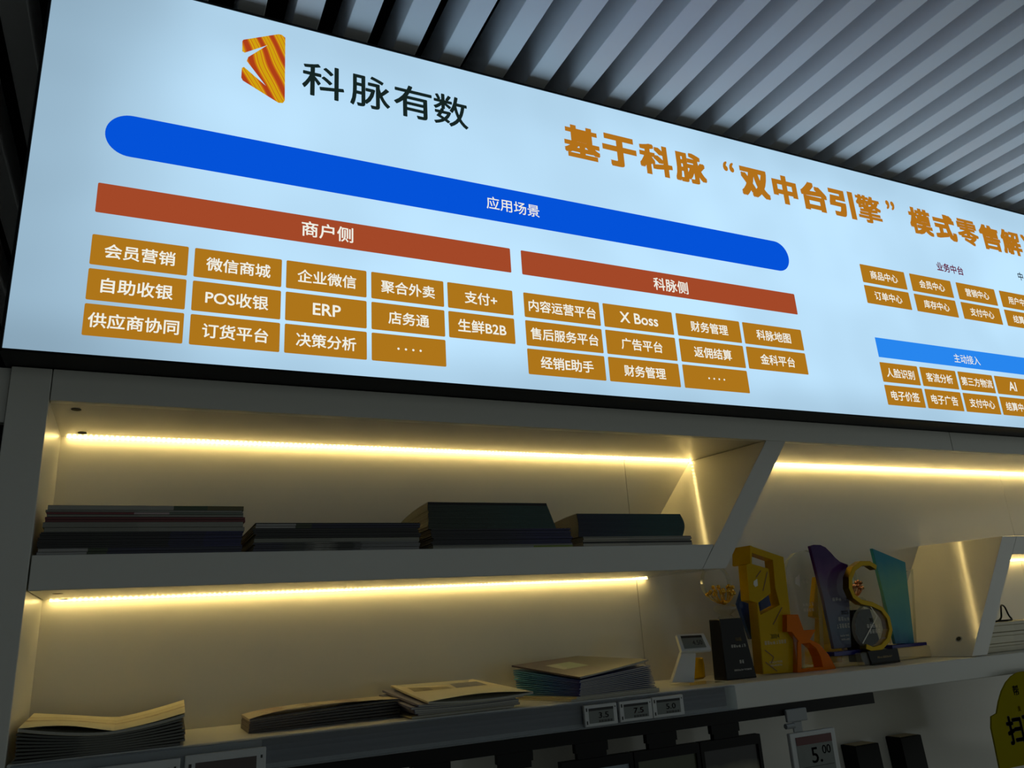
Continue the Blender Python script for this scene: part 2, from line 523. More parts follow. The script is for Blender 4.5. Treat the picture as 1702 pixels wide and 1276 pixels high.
# cable hole in the slanted side
n = Vector((0.235, 0, 0.3)).cross(Vector((-0.035, 0.2405, 0))).normalized(); n = -n if n.x > 0 else n; p0 = Vector((1.932, 0.012, ZL1))
d = ray(1594, 1062); hp = CAM + d * ((p0 - CAM).dot(n) / d.dot(n))
bm = bmesh.new(); lathe(bm, [(0.0, 0), (0.009, 0), (0.009, 0.0012), (0.0065, 0.0016), (0.0, 0.0002)][1:4], (0, 0, 0), 20)
bmesh.ops.transform(bm, matrix=Matrix.Translation(hp) @ n.to_track_quat('Z', 'Y').to_matrix().to_4x4(), verts=bm.verts)
gr = obj('cable_grommet', bm, M['grey_plastic'], cl)
bm = bmesh.new(); lathe(bm, [(0.006, 0.0012), (0.006, 0.0020)], (0, 0, 0), 18)
bmesh.ops.transform(bm, matrix=Matrix.Translation(hp) @ n.to_track_quat('Z', 'Y').to_matrix().to_4x4(), verts=bm.verts)
obj('grommet_hole', bm, M['seam'], cl)

adj = thing('neighbouring_cabinet', 'grey cabinet front at the far left, recessed beside the white shelving', 'cabinet', (-0.6, 0.1, 0))
obj('header_panel', B(-1.2, XL - 0.002, 0.012, 0.03, 1.905, 1.995), M['front'], adj)
obj('side_panel', B(-1.2, XL - 0.002, 0.10, 0.12, 0.0, 1.90), M['black'], adj)

# ------------------------------------------------------------------ light box sign
SY = -0.07
sign = thing('light_box_sign', 'long backlit white sign with Chinese text on orange tiles above the shelves', 'sign', (-0.21, SY, 2.0))
FX1 = 3.2
bm = solid([(-0.214, SY + 0.0005, 1.996), (FX1 + .004, SY + 0.0005, 1.996), (FX1 + .004, SY + 0.0005, 2.737), (-0.214, SY + 0.0005, 2.737)], (0, 0.15, 0))
obj('housing', bm, M['black'], sign)
face = obj('face_panel', B(-0.21, FX1, SY - 0.001, SY, 2.0005, 2.733), M['sign_face'], sign)
bm = bmesh.new()
for a in ((-0.2145, -0.2105, 1.9955, 2.7375), (FX1, FX1 + .0045, 1.9955, 2.7375), (-0.2145, FX1 + .0045, 1.9955, 1.9998), (-0.2145, FX1 + .0045, 2.7332, 2.7375)):
    box(bm, a[0], a[1], SY - 0.003, SY, a[2], a[3])
obj('frame', bm, M['black'], sign)
PY = SY - 0.0016; TY = SY - 0.0022


def rrect(x0, x1, z0, z1, r, n=5):
    pts = []
    for cx, cz, a0 in ((x1 - r, z1 - r, 0), (x0 + r, z1 - r, 90), (x0 + r, z0 + r, 180), (x1 - r, z0 + r, 270)):
        for i in range(n + 1):
            a = math.radians(a0 + 90 * i / n); pts.append((cx + r * math.cos(a), cz + r * math.sin(a)))
    return pts


def patch(name, x0, x1, z0, z1, r, mat, n=5):
    bm = bmesh.new(); vs = [bm.verts.new((x, PY, z)) for x, z in rrect(x0, x1, z0, z1, r, n)]
    bm.faces.new(vs)
    return obj(name, bm, mat, sign)


CH = 0.0292


def cjk_w(t):
    return sum(1.0 if ord(c) > 255 else 0.62 for c in t)


def tile(x0, x1, z0, z1, text, ch, bold=0.016):
    t = patch('tile', x0, x1, z0, z1, 0.0025, M['s_amber'], 3)
    xc, zc = (x0 + x1) / 2, (z0 + z1) / 2
    if text == 'dots':
        bm = bmesh.new()
        for k in range(4):
            c = (xc + (k - 1.5) * 0.0145, TY, zc)
            bm.faces.new([bm.verts.new((c[0] + 0.0023 * math.cos(a * math.pi / 5), TY, c[2] + 0.0023 * math.sin(a * math.pi / 5))) for a in range(10)])
        obj('lettering', bm, M['s_white'], t)
    else:
        wd = cjk_w(text) * ch
        letters('lettering', text, xc - wd / 2, xc + wd / 2, zc, M['s_white'], t, TY, bold)
    return t


RZ = [(2.156, 2.211), (2.0935, 2.149), (2.032, 2.087)]
C1 = [(-0.107, 0.041), (0.051, 0.198), (0.206, 0.354), (0.363, 0.509), (0.517, 0.660)]
T1 = [['会员营销', '微信商城', '企业微信', '聚合外卖', '支付+'], ['自助收银', 'POS收银', 'ERP', '店务通', '生鲜B2B'], ['供应商协同', '订货平台', '决策分析', 'dots', None]]
C2 = [(0.685, 0.868), (0.877, 1.061), (1.0715, 1.257), (1.266, 1.453)]
T2 = [['内容运营平台', 'X Boss', '财务管理', '科脉地图'], ['售后服务平台', '广告平台', '返佣结算', '金科平台'], ['经销E助手', '财务管理', 'dots', None]]
for C, T in ((C1, T1), (C2, T2)):
    for r in range(3):
        for c in range(len(C)):
            if T[r][c]: tile(C[c][0], C[c][1], RZ[r][0], RZ[r][1], T[r][c], 0.0268)
C3 = [(1.715, 1.888), (1.909, 2.082), (2.105, 2.279), (2.301, 2.475)]
T3 = [['商品中心', '会员中心', '营销中心', '用户中心'], ['订单中心', '库存中心', '支付中心', '结算中心']]
for r, (z0, z1) in enumerate(((2.378, 2.432), (2.317, 2.370))):
    for c in range(4): tile(C3[c][0], C3[c][1], z0, z1, T3[r][c], 0.0262)
C4 = [(1.712, 1.854), (1.863, 2.007), (2.016, 2.163), (2.172, 2.318)]
T4 = [['人脸识别', '客流分析', '第三方物流', 'AI'], ['电子价签', '电子广告', '支付中心', '结算中心']]
for r, (z0, z1) in enumerate(((2.096, 2.150), (2.034, 2.088))):
    for c in range(4): tile(C4[c][0], C4[c][1], z0, z1, T4[r][c], 0.0262)
t = patch('blue_bar', -0.105, 1.457, 2.3675, 2.4505, 0.0413, M['s_blue'], 12)
letters('lettering', '应用场景', 0.613, 0.738, 2.409, M['s_white'], t, TY, 0.006)
t = patch('red_bar', -0.107, 0.661, 2.252, 2.308, 0.0025, M['s_red'], 3)
letters('lettering', '商户侧', 0.232, 0.328, 2.281, M['s_white'], t, TY, 0.014)
t = patch('red_bar', 0.686, 1.453, 2.252, 2.308, 0.0025, M['s_red'], 3)
letters('lettering', '科脉侧', 1.021, 1.117, 2.278, M['s_white'], t, TY, 0.014)
t = patch('blue_strip', 1.7145, 2.62, 2.164, 2.219, 0.001, M['s_sky'], 2)
letters('lettering', '主动接入', 2.015, 2.125, 2.189, M['s_white'], t, TY, 0.004)
letters('subheading', '业务中台', 2.038, 2.153, 2.474, M['s_maroon'], sign, PY, 0.022)
letters('subheading', '中', 2.419, 2.443, 2.497, M['s_dark'], sign, PY, 0.016)
# headline, one heavy character after another
HEAD = [('基', 0.866), ('于', 0.970), ('科', 1.074), ('脉', 1.178)], [('“', 1.303), ('双', 1.385), ('中', 1.489), ('台', 1.593), ('引', 1.697), ('擎', 1.802), ('”', 1.895)], \
    [('模', 2.014), ('式', 2.120), ('零', 2.224), ('售', 2.328), ('解', 2.432), ('决', 2.536)]


def add_glyph(bm, ch, xc, zc, wd, ht, bold, y, sq=None):
    vs, fs = glyphs(ch, 0.0)
    mnx = min(v[0] for v in vs) - bold; mxx = max(v[0] for v in vs) + bold; mny = min(v[1] for v in vs) - bold; mxy = max(v[1] for v in vs) + bold
    stamp(bm, ch, lambda a, b: (xc + ((a - mnx) / (mxx - mnx) - .5) * wd, y, zc + ((b - mny) / (mxy - mny) - .5) * ht), bold, sq)


SQUARE = [(-1, -.8), (0, -.8), (1, -.8), (-1, 0), (1, 0), (-1, .8), (0, .8), (1, .8)]
for part in HEAD:
    hl = bmesh.new()
    for ch, xc in part:
        if ch in '“”': add_glyph(hl, ch, xc, 2.645, 0.036, 0.030, 0.02, PY)
        else: add_glyph(hl, ch, xc, 2.614, 0.096 if ch != '中' else 0.086, 0.089, 0.056 if ch in '于中台式引双' else 0.030 if ch in '擎零' else 0.044, PY, SQUARE)
    obj('headline', hl, M['s_head'], sign)
# emblem and wordmark
bm = bmesh.new()
EM = [(92, 115), (100, 105), (335, 68), (358, 72), (382, 92), (378, 515), (365, 532), (335, 530), (95, 380), (85, 360), (89, 295), (103, 288), (250, 415), (122, 248), (132, 222), (262, 142), (108, 193), (92, 183)]
vs = [bm.verts.new(at(380 + x * 0.24677, 40 + y * 0.24677, PY)) for x, y in EM]
es = [bm.edges.new((vs[i], vs[(i + 1) % len(vs)])) for i in range(len(vs))]
bmesh.ops.triangle_fill(bm, use_beauty=True, edges=es)
emb = obj('emblem', bm, emblem_mat(), sign)
WM = bmesh.new()
for ch, xc, zc in (('科', 0.268, 2.617), ('脉', 0.364, 2.617), ('有', 0.456, 2.617), ('数', 0.541, 2.617)):
    add_glyph(WM, ch, xc, zc, 0.084 if ch != '数' else 0.079, 0.079, 0.014, PY)
obj('wordmark', WM, M['s_dark'], sign)

# ------------------------------------------------------------------ brochures
def bil(C, u, v):
    return C[0] * (1 - u) * (1 - v) + C[1] * u * (1 - v) + C[2] * u * v + C[3] * (1 - u) * v


def decal(q, uv, lift, nx=8, ny=4):
    """thin printed patch lying on a (curved) cover: uv corners inside the sheet q, lift(u, v) is the cover height"""
    bm = bmesh.new(); g = []
    U = [Vector((a, b, 0)) for a, b in uv]
    for j in range(ny + 1):
        row = []
        for i in range(nx + 1):
            m = bil(U, i / nx, j / ny); p = bil(q, m.x, m.y)
            row.append(bm.verts.new((p.x, p.y, p.z + lift(m.x, m.y) + 0.0004)))
        g.append(row)
    for j in range(ny):
        for i in range(nx): bm.faces.new((g[j][i], g[j][i + 1], g[j + 1][i + 1], g[j + 1][i]))
    return bm


def brochure(name, label, group, C4, t, cover, warp=None, spine='near', nx=8, ny=3, pages=None, cat='brochure', th=0.0004, warp2=None):
    """folded cover (two leaves and a spine) around a block of pages"""
    c = sum((Vector(p) for p in C4), Vector()) / 4
    r = thing(name, label, cat, (c.x, c.y, min(p[2] for p in C4)), group)
    bm = bmesh.new(); up = Vector((0, 0, t - th))
    wt = warp2 or warp
    sheet(bm, C4, th, warp, nx, ny)
    sheet(bm, [Vector(p) + up for p in C4], th, wt, nx, ny)
    e = 0.0012
    C = [Vector(p) for p in C4]
    ax = {'near': (0, 1, 3, 2), 'left': (0, 3, 1, 2), 'far': (3, 2, 0, 1), 'right': (1, 2, 0, 3)}[spine]
    a, b = C[ax[0]], C[ax[1]]; ia = (C[ax[2]] - a).normalized() * e; ib = (C[ax[3]] - b).normalized() * e

    def lift(p, w):
        if not w: return 0.0
        uv = {0: (0, 0), 1: (1, 0), 2: (1, 1), 3: (0, 1)}
        return w
    n = nx if spine in ('near', 'far') else ny
    prev = None
    for i in range(n + 1):
        s = i / n; uv = {'near': (s, 0), 'far': (s, 1), 'left': (0, s), 'right': (1, s)}[spine]
        p = a.lerp(b, s); q = (a + ia).lerp(b + ib, s)
        z0 = warp(*uv) if warp else 0; z1 = wt(*uv) if wt else 0
        cur = [bm.verts.new((p.x, p.y, p.z + z0)), bm.verts.new((p.x, p.y, p.z + z1 + t)), bm.verts.new((q.x, q.y, q.z + z1 + t)), bm.verts.new((q.x, q.y, q.z + z0))]
        if prev:
            for k in range(4): bm.faces.new((prev[k], cur[k], cur[(k + 1) % 4], prev[(k + 1) % 4]))
        else: bm.faces.new(cur)
        prev = cur
    bm.faces.new(prev[::-1])
    obj('cover', bm, cover, r)
    ins = [C[0].lerp(C[2], 0.0012), C[1].lerp(C[3], 0.0012), C[2].lerp(C[0], 0.0012), C[3].lerp(C[1], 0.0012)]
    bm = bmesh.new(); tp = max(t - 2 * th - 0.0002, 0.0004)
    sheet(bm, [p + Vector((0, 0, th + 0.0001)) for p in ins], tp, warp, nx, ny)
    obj('pages', bm, pages or M['pages'], r)
    return r


def quad(x0, x1, y0, y1, z, j=0.0):
    a = random.uniform(-j, j); b = random.uniform(-j, j)
    return [Vector((x0 + a, y0 + b * .5, z)), Vector((x1 + a, y0 + b, z)), Vector((x1 + a + .0, y1 + b, z)), Vector((x0 + a, y1 + b * .5, z))]


navy = printed('navy_cover', [(0.0, (10, 10, 10)), (0.24, (22, 26, 18)), (0.33, (12, 14, 26)), (0.62, (18, 19, 66)), (0.8, (18, 19, 84))])
navy_grey = printed('navy_grey_cover', [(0.0, (150, 148, 146)), (0.225, (44, 58, 24)), (0.32, (14, 16, 52)), (1.0, (14, 16, 66))])  # cover art: grey end, green band, then navy
greyc = printed('grey_cover', [(0.0, (120, 120, 110)), (0.5, (132, 132, 122))], noise=0.1)
redc = printed('red_cover', [(0.0, (92, 8, 16)), (0.5, (98, 10, 18))], noise=0.1)
whitegreen = printed('white_green_cover', [(0.0, (150, 148, 138)), (0.62, (48, 66, 30)), (0.8, (86, 78, 28))])
pinkc = printed('grey_red_cover', [(0.0, (120, 40, 46)), (0.42, (180, 160, 160)), (0.6, (100, 110, 96))])
blackc = printed('black_cover', [(0.0, (6, 6, 7)), (0.6, (6, 9, 8))], noise=0.2)
photo = printed('photo_cover', [(0.0, (40, 40, 60)), (0.35, (60, 62, 58)), (0.5, (130, 128, 120)), (0.62, (40, 42, 34)), (0.8, (120, 120, 120))], noise=0.35, scale=14)
green = printed('green_cover', [(0.0, (52, 62, 48)), (0.45, (56, 76, 66)), (0.7, (54, 86, 78))], interp='LINEAR')
teal_c = printed('teal_cover', [(0.0, (30, 36, 62)), (0.35, (34, 58, 74)), (0.8, (34, 82, 80))], interp='LINEAR')
bluec = printed('dark_blue_cover', [(0.0, (8, 14, 16)), (0.5, (12, 14, 40)), (0.75, (18, 18, 76))], interp='LINEAR')
limec = printed('white_lime_cover', [(0.0, (150, 150, 140)), (0.7, (120, 140, 40))])
cream = printed('cream_cover', [(0.0, (165, 160, 145)), (0.5, (150, 148, 138))], noise=0.2)


def pile(x0, x1, y0, y1, z, specs, gname, where, j=0.002):
    """specs: (count, thickness, cover, description, label mode)"""
    for n, t, cov, desc in specs:
        for k in range(n):
            q = quad(x0, x1, y0, y1, z, j)
            brochure('brochure', desc + ' ' + where, gname, q, t - 0.0002, cov)
            z += t
    return z


G1 = 'brochures in the leftmost stack on the middle shelf'
W1 = 'in the leftmost stack on the middle shelf'
z = ZM1 + 0.0004
z = pile(-0.140, 0.158, 0.008, 0.215, z, [(1, .0045, navy_grey, 'bottom brochure with grey and navy spine'), (1, .0055, navy_grey, 'grey and navy brochure next to the bottom'), (9, .0028, navy, 'dark navy brochure in the lower half')], G1, W1)
z = pile(-0.136, 0.160, 0.009, 0.215, z, [(1, .007, greyc, 'thick grey brochure directly on the navy ones'), (1, .0085, greyc, 'thick pale brochure under the red ones')], G1, W1)
z = pile(-0.134, 0.163, 0.010, 0.215, z, [(2, .0042, redc, 'dark red brochure'), ], G1, W1)
z = pile(-0.134, 0.158, 0.010, 0.215, z, [(1, .004, greyc, 'thin grey brochure on the dark red ones'), (1, .0035, pinkc, 'brochure with mixed red and grey spine'), (1, .0035, greyc, 'second brochure from the top, pale grey,'), (1, .0075, whitegreen, 'top brochure with grey to olive green spine')], G1, W1)
G2 = 'brochures in the second stack on the middle shelf'
W2 = 'in the low second stack on the middle shelf'
z = ZM1 + 0.0004
z = pile(0.178, 0.474, 0.010, 0.22, z, [(1, .006, photo, 'photo-spined bottom brochure'), (3, .0032, photo, 'photo-spined brochure'), (1, .0075, greyc, 'grey brochure in the middle'), (4, .0032, blackc, 'black-spined brochure'), (1, .004, blackc, 'topmost of the black-spined brochures'), (2, .004, navy_grey, 'brochure with pale end and navy spine'), (1, .0015, blackc, 'thin dark leaflet on top')], G2, W2, 0.003)
G3 = 'brochures in the third stack on the middle shelf'
W3 = 'in the tall third stack on the middle shelf'
z = ZM1 + 0.0004
z = pile(0.500, 0.800, 0.010, 0.22, z, [(1, .004, limec, 'bottom brochure with white and lime edge'), (1, .003, greyc, 'grey leaflet under the dark blue ones')], G3, W3, 0.001)
z = pile(0.500, 0.800, 0.011, 0.22, z, [(9, .0034, bluec, 'dark blue brochure')], G3, W3, 0.003)
z0 = z
for k in range(19):
    t = 0.0027; s = k / 18
    x1 = 0.766 - 0.018 * s
    sag = lambda u, v, s=s: -0.017 * s * v * v * (1 - 0.3 * u)
    q = [Vector((0.493 + random.uniform(-.001, .001), 0.012, z)), Vector((x1, 0.012, z)), Vector((x1, 0.20, z)), Vector((0.493, 0.20, z))]
    brochure('brochure', 'dark green brochure ' + ('at the top ' if k == 18 else '') + W3, G3, q, t - 0.0002, green if k < 17 else blackc, warp=sag, ny=4)
    z += t
G4 = 'brochures in the fourth stack on the middle shelf'
W4 = 'in the rightmost stack on the middle shelf'
z = ZM1 + 0.0004
z = pile(0.826, 1.100, 0.010, 0.215, z, [(1, .006, cream, 'wide grey brochure at the bottom'), (1, .004, blackc, 'thin black brochure near the bottom'), (2, .0035, cream, 'grey brochure in the lower part'), (1, .0035, greyc, 'pale brochure sticking out to the right')], G4, W4, 0.004)
for k in range(17):
    t = 0.0028; s = k / 16
    sag = lambda u, v, s=s: -0.018 * s * v * v * (1 - 0.4 * u)
    dx = 0.008 * math.sin(s * math.pi) - 0.004
    q = [Vector((0.818 + dx * .3, 0.012, z)), Vector((1.084 + dx, 0.012, z)), Vector((1.084 + dx, 0.20, z)), Vector((0.818 + dx * .3, 0.20, z))]
    brochure('brochure', 'dark teal brochure ' + ('at the very top ' if k == 16 else '') + W4, G4, q, t - 0.0002, teal_c, warp=sag, ny=4)
    z += t

# lower shelf, left: sagging newsprint catalogues
newsprint = printed('newsprint', [(0.0, (222, 214, 180)), (0.4, (214, 204, 168)), (0.47, (176, 158, 124)), (0.52, (218, 208, 172)), (0.7, (206, 190, 150)), (0.76, (222, 214, 182))], axis=1, noise=0.12, scale=9, rough=0.6)
news2 = printed('grey_newsprint', [(0.0, (84, 86, 80)), (0.5, (104, 104, 96))], noise=0.3, rough=0.6)
GA = 'folded catalogues at the left end of the lower shelf'
z = ZL1 + 0.0005
for k in range(9):
    s = k / 8
    t = 0.0034
    wp = lambda u, v, s=s: s * (0.015 * abs(2 * u - 1.04) ** 1.6 - 0.002 + 0.003 * v)
    jx = random.uniform(-.004, .004)
    q = [Vector((-0.138 + jx * .3, -0.0 + .002 * s, z)), Vector((0.083 + jx, 0.004, z)), Vector((0.092 + jx, 0.205, z)), Vector((-0.138 + jx * .3, 0.215, z))]
    if k < 8:
        brochure('catalogue', 'grey folded catalogue in the sagging stack left end of lower shelf', GA, q, t - 0.0002, news2, warp=wp, nx=16, ny=6, cat='catalogue', pages=news2)
    else:
        w2 = lambda u, v: wp(u, v) + 0.009 * math.sin(math.pi * min(1, u / .56)) * (0.35 + 0.65 * (1 - v)) + 0.016 * max(0, u - 0.56) * (0.3 + 0.7 * v) + 0.004 * (1 - u) * v
        brochure('catalogue', 'pale yellow printed catalogue curling on top of the stack at the lower shelf left end', GA, q, 0.0045, newsprint, warp=wp, warp2=w2, spine='left', nx=18, ny=8, cat='catalogue')
    z += t
# lower shelf: narrow folded leaflets
leaf_top = printed('floral_print', [(0.0, (205, 190, 160)), (0.3, (186, 160, 132)), (0.42, (214, 202, 170)), (0.55, (160, 140, 100)), (0.62, (206, 190, 156)), (0.78, (150, 128, 110)), (0.9, (200, 184, 150))], noise=0.35, scale=8)
leaf = printed('brown_leaflet', [(0.0, (84, 66, 56)), (0.5, (70, 66, 62))], noise=0.2)
leaf_dark = printed('dark_leaflet_paper', [(0.0, (70, 62, 54)), (0.5, (58, 56, 52))], noise=0.2)
GB = 'narrow leaflets second from left on the lower shelf'
z = ZL1 + 0.0005
for k in range(6):
    s = k / 5; t = 0.0037
    wp = lambda u, v, s=s: 0.008 * s * u * u + 0.003 * s * math.sin(math.pi * u) * (1 - v)
    jx = random.uniform(-.003, .003)
    q = [Vector((0.190 + jx, 0.062, z)), Vector((0.452 + jx, 0.072, z)), Vector((0.452 + jx, 0.175, z)), Vector((0.190 + jx, 0.170, z))]
    if k < 5: brochure('leaflet', 'brown folded leaflet in the narrow stack second from left on lower shelf', GB, q, t - 0.0002, leaf, warp=wp, nx=10, ny=3, cat='leaflet', spine='left', pages=leaf_dark)
    else:
        w2 = lambda u, v: wp(u, v) + 0.007 * math.sin(math.pi * u ** 0.7)
        brochure('leaflet', 'floral-printed leaflet on top of the narrow stack on the lower shelf', GB, q, t, leaf_top, warp=wp, warp2=w2, nx=12, ny=4, cat='leaflet', spine='left', pages=leaf_dark)
    z += t
# lower shelf: loose booklets
book_top = printed('booklet_print', [(0.0, (214, 206, 172)), (0.3, (216, 208, 174)), (0.55, (210, 200, 168))], axis=1, noise=0.1)
book = printed('lilac_booklet', [(0.0, (116, 116, 140)), (0.5, (98, 104, 130))], noise=0.2)
book2 = printed('cream_booklet', [(0.0, (190, 182, 150)), (0.5, (180, 172, 146))], noise=0.2)
GC = 'loose booklets in the middle of the lower shelf'
top_c = [Vector((0.478, -0.004, 1.430)), Vector((0.690, 0.010, 1.428)), Vector((0.640, 0.185, 1.449)), Vector((0.462, 0.170, 1.452))]
bot_c = [Vector((0.455, 0.010, ZL1 + .0005)), Vector((0.655, 0.018, ZL1 + .0005)), Vector((0.640, 0.165, ZL1 + .0005)), Vector((0.455, 0.165, ZL1 + .0005))]
for k in range(7):
    s = k / 6
    q = [bot_c[i].lerp(top_c[i], s) + Vector((random.uniform(-.006, .006), random.uniform(-.003, .003), 0)) * (0.4 if 0 < k < 6 else 0) + Vector(((-.004, .006, -.004, -.012, -.020, -.014, 0)[k], (-.004, .004, .002, .0, .004, .002, 0)[k], 0)) for i in range(4)]
    if k == 6:
        wb = lambda u, v: -0.004 * math.sin(math.pi * u) * (1 - v)
        w2 = lambda u, v: 0.006 * math.sin(math.pi * u) * (1 - 0.8 * v) - 0.004 * math.sin(math.pi * u) * v
        r = brochure('booklet', 'cream booklet with wavy open cover on top of the loose booklets', GC, q, 0.0035, book_top, warp=wb, warp2=w2, spine='left', nx=14, ny=6, cat='booklet')
        lf = lambda u, v: 0.0035 + w2(u, v)
        obj('cover_picture', decal(q, [(.07, .52), (.46, .50), (.48, .66), (.10, .80)], lf), printed('olive_picture', [(0.0, (140, 128, 84)), (0.4, (112, 100, 60)), (0.7, (150, 138, 96))], noise=0.4), r)
        pic = decal(q, [(.50, .50), (.88, .56), (.93, .84), (.62, .88)], lf)
        obj('cover_picture', pic, printed('grey_picture', [(0.0, (96, 100, 112)), (0.5, (110, 112, 120))]), r)
    else:
        d = ['cream booklet at the bottom of the loose booklets on the lower shelf'] + ['lilac booklet under the wavy cream one on the lower shelf'] * 5
        brochure('booklet', d[k], GC, q, 0.0036, book2 if k == 0 else book, spine='left', nx=8, ny=4, cat='booklet', warp=lambda u, v, s=s: -0.004 * s * math.sin(math.pi * u) * (1 - v))
# lower shelf: thick pile of blue-edged brochures
dcover = printed('plum_cover', [(0.0, (66, 56, 66)), (0.4, (74, 64, 68)), (0.7, (70, 70, 60))], noise=0.3)
dblue = printed('blue_spine', [(0.0, (44, 52, 130)), (0.3, (50, 92, 160)), (0.7, (80, 150, 185))], axis=1, interp='LINEAR')
GD = 'blue brochures in the thick pile on the lower shelf'
b4 = [Vector((0.785, 0.006, 1.4145)), Vector((0.972, 0.020, 1.4145)), Vector((0.905, 0.215, 1.4145)), Vector((0.735, 0.175, 1.4145))]
t4 = [Vector((0.790, 0.006, 1.446)), Vector((0.972, 0.036, 1.462)), Vector((0.905, 0.215, 1.476)), Vector((0.722, 0.170, 1.470))]
for k in range(2):
    q = [Vector((0.765 + .012 * k, 0.002, ZL1 + .0005 + .0036 * k)), Vector((0.975, 0.012, ZL1 + .0005 + .0036 * k)), Vector((0.91, 0.205, ZL1 + .0005 + .0036 * k)), Vector((0.715 - .0 * k, 0.172 + .012 * k, ZL1 + .0005 + .0036 * k))]
    brochure('brochure', ['cream brochure at the bottom of the thick blue pile', 'second cream brochure lying under the blue brochures of the thick pile'][k], GD, q, 0.0034, book2, spine='left', cat='brochure')
for k in range(13):
    s = k / 13; s1 = (k + 1) / 13
    q = [b4[i].lerp(t4[i], s) + Vector((random.uniform(-.002, .002), 0, 0)) for i in range(4)]
    hh = min((t4[i].z - b4[i].z) for i in range(4)) / 13
    if k < 12: brochure('brochure', 'blue-spined brochure in the thick pile right of the booklets', GD, q, hh - 0.0003, dblue, spine='left', ny=4, th=0.00022)
q = [v.copy() for v in t4]
r = brochure('brochure', 'plum-covered brochure on top of the thick pile, lower shelf', GD, q, 0.0032, dcover, spine='left', nx=10, ny=6, warp=lambda u, v: 0.004 * u * u * (1 - v))
pic = decal(t4, [(.18, .40), (.50, .36), (.56, .70), (.22, .72)], lambda u, v: 0.0032 + 0.004 * u * u * (1 - v))
obj('cover_picture', pic, printed('pale_picture', [(0.0, (150, 158, 146)), (0.5, (130, 150, 130))], noise=0.3), r)

# ------------------------------------------------------------------ trophies on the lower shelf
SH = ZL1


def flower_trophy(name, label, cx, cy, fr, metal, sc=1.0, text=True):
    """black tapered base, faceted crystal collar, bunch of metal stamens, round glass disc"""
    r = thing(name, label, 'trophy', (cx, cy, SH))
    H = 0.131 * sc; wb, wt, db, dt = 0.046 * sc, 0.033 * sc, 0.045 * sc, 0.038 * sc
    bm = bmesh.new()
    lo = [(cx - wb, cy - db / 2), (cx + wb * .85, cy - db / 2), (cx + wb * .85, cy + db / 2), (cx - wb, cy + db / 2)]
    hi = [(cx - wb * .92, cy - dt / 2), (cx + wt * .65, cy - dt / 2), (cx + wt * .65, cy + dt / 2), (cx - wb * .92, cy + dt / 2)]
    a = [bm.verts.new((x, y, SH + .0003)) for x, y in lo]; b = [bm.verts.new((x, y, SH + H)) for x, y in hi]
    bm.faces.new(a[::-1]); bm.faces.new(b)
    for i in range(4): bm.faces.new((a[i], a[(i + 1) % 4], b[(i + 1) % 4], b[i]))
    bs = obj('base', bm, M['gloss_black'], r, bevel=0.0015)
    mx = cx - 0.007 * sc
    bm = bmesh.new()
    lathe(bm, [(0.018 * sc, 0), (0.018 * sc, .004 * sc), (.012 * sc, .008 * sc), (.027 * sc, .020 * sc), (.027 * sc, .025 * sc), (.018 * sc, .031 * sc)], (mx, cy, SH + H + .0003), 8)
    obj('crystal_collar', bm, M['crystal'], r)
    z0 = SH + H + .033 * sc
    bm = bmesh.new(); rnd = random.Random(3)
    for k in range(26):
        a = 2 * math.pi * k / 26 + rnd.uniform(-.1, .1); L = (0.040 if k % 2 else 0.028) * sc; hgt = (.024 if k % 2 else .033) * sc
        hgt *= rnd.uniform(.75, 1.2); L *= rnd.uniform(.7, 1.05)
        pts = [Vector((mx + math.cos(a) * L * t ** .85, cy + math.sin(a) * L * t * .6, z0 + hgt * (t ** 2.1))) for t in (0.03, .25, .5, .75, .9, 1)]
        tube(bm, pts, 0.0010 * sc, 6); ball(bm, pts[-1], 0.0047 * sc, 8)
    lathe(bm, [(.004 * sc, -.002), (.009 * sc, .004 * sc), (.006 * sc, .008 * sc)], (mx, cy, z0), 10)
    obj('stamens', bm, metal, r, smooth=True)
    bm = bmesh.new(); R = 0.042 * sc
    lathe(bm, [(R * .93, -.007 * sc), (R, -.004 * sc), (R, .004 * sc), (R * .93, .007 * sc)], (mx, cy + .020 * sc, z0 + R + .006 * sc), 36, 'Y')
    edges(obj('glass_disc', bm, M['clear'], r))
    if text:
        y = cy - db / 2 - .0006
        fr_ = lambda a, b: Vector((a, cy - db / 2 + (db - dt) / 2 * (b - SH) / H - .0005, b))
        letters('engraving', '科脉', cx - .006, cx + .012, SH + .085 * sc, M['gold_ink'], bs, y, 0.005, frame=fr_)
        marks('engraving', [(cx - .021, cx + .022, SH + .071 * sc, .006, 6), (cx - .022, cx + .028, SH + .020 * sc, .0035, 13)], M['white_ink'], bs, fr_)
        marks('engraving', [(cx - .004, cx + .010, SH + .037 * sc, .007, 2)], M['white_ink'], bs, fr_)
    return r


def marks(name, rows, mat, parent, fr):
    """rows of tiny engraved characters too small to read: broken strokes"""
    bm = bmesh.new(); rnd = random.Random(11)
    for x0, x1, zc, h, n in rows:
        pw = (x1 - x0) / n
        for i in range(n):
            xa = x0 + i * pw
            for (u0, u1, v0, v1) in ((.08, .82, .36, .48), (.1, .22, -.45, .3), (.5, .62, -.45, .42), (.15, .85, -.1, .02), (.2, .8, -.48, -.38)):
                if rnd.random() < 0.18: continue
                p = [fr(xa + pw * u, zc + h * v) for u, v in ((u0, v0), (u1, v0), (u1, v1), (u0, v1))]
                bm.faces.new([bm.verts.new(q) for q in p])
    return obj(name, bm, mat, parent)


flower_trophy('flower_trophy', 'black-based crystal trophy with golden flower stamens beside the small price stand', 1.248, 0.10, None, M['bright_gold'])

